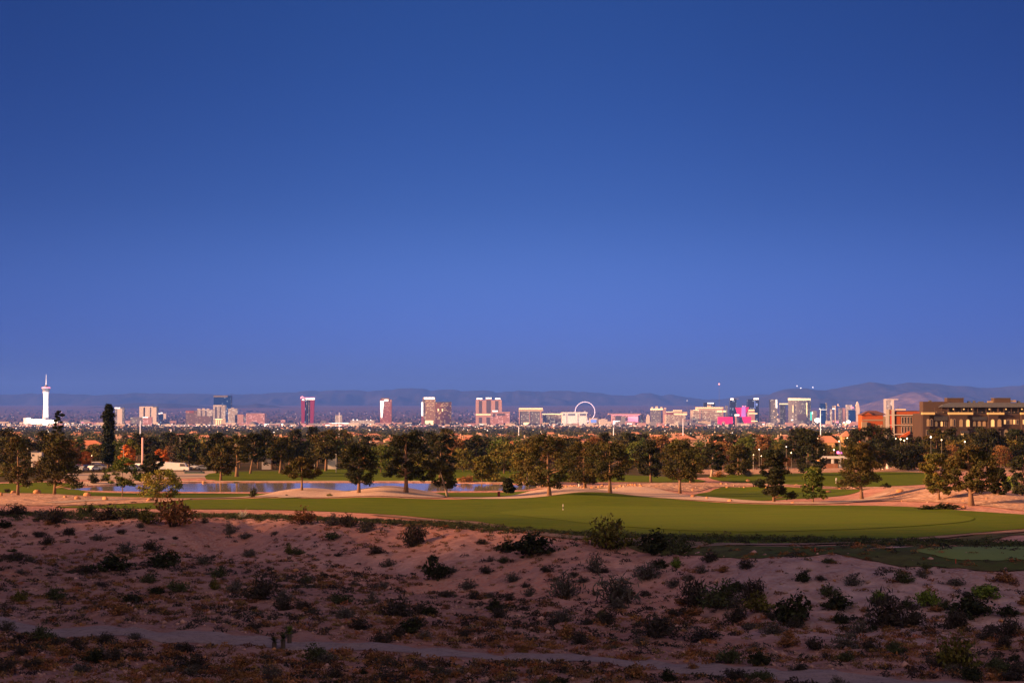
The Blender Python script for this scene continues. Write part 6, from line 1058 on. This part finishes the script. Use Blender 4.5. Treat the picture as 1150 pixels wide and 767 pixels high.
for px, py, w_, h_, lab in [(42, 554.5, 10, 6, 'large orange boulder between the two big left pines'), (15, 554, 6, 4, 'orange boulder at the foot of the far left pine'), (87, 561, 7, 5, 'orange boulder, lower left of the pair on the left gravel'), (98, 557.5, 8.4, 6, 'rounded orange boulder, upper right of the pair on the left gravel'), (118, 562, 9, 5.4, 'orange boulder under the young green tree'), (1, 557, 4, 5, 'orange boulder cut by the left frame edge'), (168, 563, 8, 4.4, 'orange boulder half behind the palo verde'), (73, 559, 6, 3, 'small dull orange boulder left of the boulder pair'),
                            (778.5, 558.5, 8, 4, 'orange boulder right of the bright orange-trunked pine'), (794, 560, 4, 3, 'small orange boulder right of the bigger one'), (820, 563.5, 7, 3.6, 'orange boulder on the path edge before the green hollow'), (890, 565.4, 5, 2.4, 'small flat boulder beside the tall tiered pine'), (1011, 553, 9, 5, 'orange rock heap on the right gravel bank'), (1082, 571.5, 7, 4.6, 'orange-brown boulder between the low ground shrubs'), (1047, 571, 7, 4, 'dark orange boulder left of the low ground shrubs'), (1130, 549, 14, 5.5, 'large pinkish boulder at the head of the pond'),
                            (1108, 546, 7, 8, 'upright orange rock left of the pond'), (229, 543, 5, 3, 'orange boulder at the lake far edge'), (930, 553, 7, 3, 'dark flat rock near the small green pine'), (840, 541, 5, 3.5, 'square orange block at the top of the bank')]: boulder(px, py, w_, h_, 'orange', lab)
for k in range(46):
    px = 604+k*2.6+rnd.uniform(-1, 1); py = 547.6-1.2*math.sin(k*.5)+rnd.uniform(-.8, .8)-(k > 34)*1.5
    boulder(px, py, rnd.uniform(2, 5), rnd.uniform(1.6, 3.2), rnd.choice(['orange', 'pinkish', 'orange', 'dark']), f'edging rock in the row behind the gravel rise, {near_lm(px)}', 'row of edging rocks')
for k in range(60):
    px = rnd.uniform(700, 1130); py = rnd.uniform(543.5, 549) if px < 970 else rnd.uniform(545, 566)
    if px < 780: py = rnd.uniform(543, 553)
    boulder(px, py, rnd.uniform(1.5, 4.5), rnd.uniform(1, 2.4), rnd.choice(['orange', 'pinkish', 'orange']), f'small rock on the red gravel banks, {near_lm(px)}', 'small rocks on the red gravel banks')
for k in range(110):
    c = rnd.choice([(322, 640, 20), (335, 652, 16), (920, 660, 60), (560, 680, 200), (800, 740, 200), (300, 740, 250), (200, 600, 60), (1000, 690, 120)]); px = rnd.gauss(c[0], c[2]); py = rnd.gauss(c[1], 9 if c[2] < 30 else 16)
    if py < 600 or py > 765 or abs(py-np.interp(px, [q[0] for q in ROAD_PX], [q[1] for q in ROAD_PX])) < 5: continue
    kd = rnd.choice(['pinkish', 'pinkish', 'dark', 'orange']); boulder(px, py, rnd.uniform(3, 8), rnd.uniform(2, 4), kd, f'{kd} loose rock {zone(px, py)}, {near_lm(px)}', 'loose rocks of the wash')
# stones and tufts nobody could count
def field(n, seed, y0, y1, lim=True, pw=1.0):
    r = np.random.default_rng(seed); Y = y0+(y1-y0)*r.random(n)**pw; X = r.uniform(-.34, .34, n)*Y
    if lim: k = Y < bank_y(X)+r.uniform(-2, 2, n); X = X[k]; Y = Y[k]
    d = fbm(X/7, Y/7, 3, seed); by = bank_y(X); fl = (Y < by-22) | (r.random(len(X)) < .33)
    ry = np.interp(X, [q[0] for q in road], [q[1] for q in road]); k = (d > r.uniform(-.9, .7, len(X))) & fl & (np.abs(Y-ry) > 2.1+r.random(len(X))*.6); return X[k], Y[k], r
X, Y, r = field(26000, 91, 56, 178, pw=1.1); n = len(X); s = r.uniform(.03, .12, n)*(1+(r.random(n) < .05)*1.3)
oc = np.array([(1, 0, 0), (0, 1, 0), (-1, 0, 0), (0, -1, 0), (0, 0, .7), (0, 0, -.7)])*1.0; V = np.stack([X, Y, ground(X, Y)+s*.2], 1)[:, None, :]+(oc[None]*r.uniform(.6, 1.2, (n, 6, 1)))*s[:, None, None]
Fq = np.array([(0, 1, 4), (1, 2, 4), (2, 3, 4), (3, 0, 4), (1, 0, 5), (2, 1, 5), (3, 2, 5), (0, 3, 5)]); T = np.repeat(r.uniform(.5, 1.5, (n, 1))*np.ones((1, 3)), 6, 0)
tag(link('loose_stones', np_mesh('loose_stones', V.reshape(-1, 3), (np.arange(n)[:, None, None]*6+Fq[None]).reshape(-1, 3), mat('stone_chips', (.36, .20, .16), .95, tint=True), False, None, T)), 'small stones strewn over the desert soil', 'stones', None, 'stuff')
def tufts(name, label, n, seed, y0, y1, m, s0, s1, kq, lim=True, XY=None):
    if XY is None: X, Y, r = field(n, seed, y0, y1, lim)
    else: X, Y = XY; r = np.random.default_rng(seed)
    n = len(X); s = r.uniform(s0, s1, n); d = r.normal(size=(n, kq, 3)); d /= np.linalg.norm(d, axis=2)[:, :, None]; d[:, :, 2] = np.abs(d[:, :, 2])*.55
    C = np.stack([X, Y, ground(X, Y)+.02], 1)[:, None, :]+d*s[:, None, None]*r.random((n, kq, 1))**.5; V, Fq = quads(r, C.reshape(-1, 3), np.repeat(s*.16, kq), 0, 2.6); T = np.repeat(r.uniform(.5, 1.5, (n, 1))*r.uniform(.8, 1.2, (n, 3)), kq*4, 0)
    tag(link(name, np_mesh(name, V, Fq, m, False, None, T)), label, 'grass', None, 'stuff')
tufts('dry_grass', 'low rusty dry grass tufts over the wash', 15000, 92, 56, 160, LF['rust'], .15, .46, 44)
tufts('dark_brush', 'low dark ground brush over the wash', 13000, 93, 56, 178, LF['dkc'], .12, .5, 36)
tufts('straw_grass', 'pale straw tufts over the wash', 4000, 94, 56, 176, LF['straw'], .08, .25, 26)
r = np.random.default_rng(95); X = r.uniform(-62, 60, 5200); Y = bank_y(X)+r.normal(2.0, 2.6, 5200)+np.where(X > 14, 2.5, 0); k = np.abs(X) < .34*Y; tufts('rim_weeds', 'dark green weeds along the lower fairway edge', 0, 96, 0, 0, LF['dkgreen'] if 'dkgreen' in LF else LF['creo'], .12, .5, 40, XY=(X[k], Y[k]))
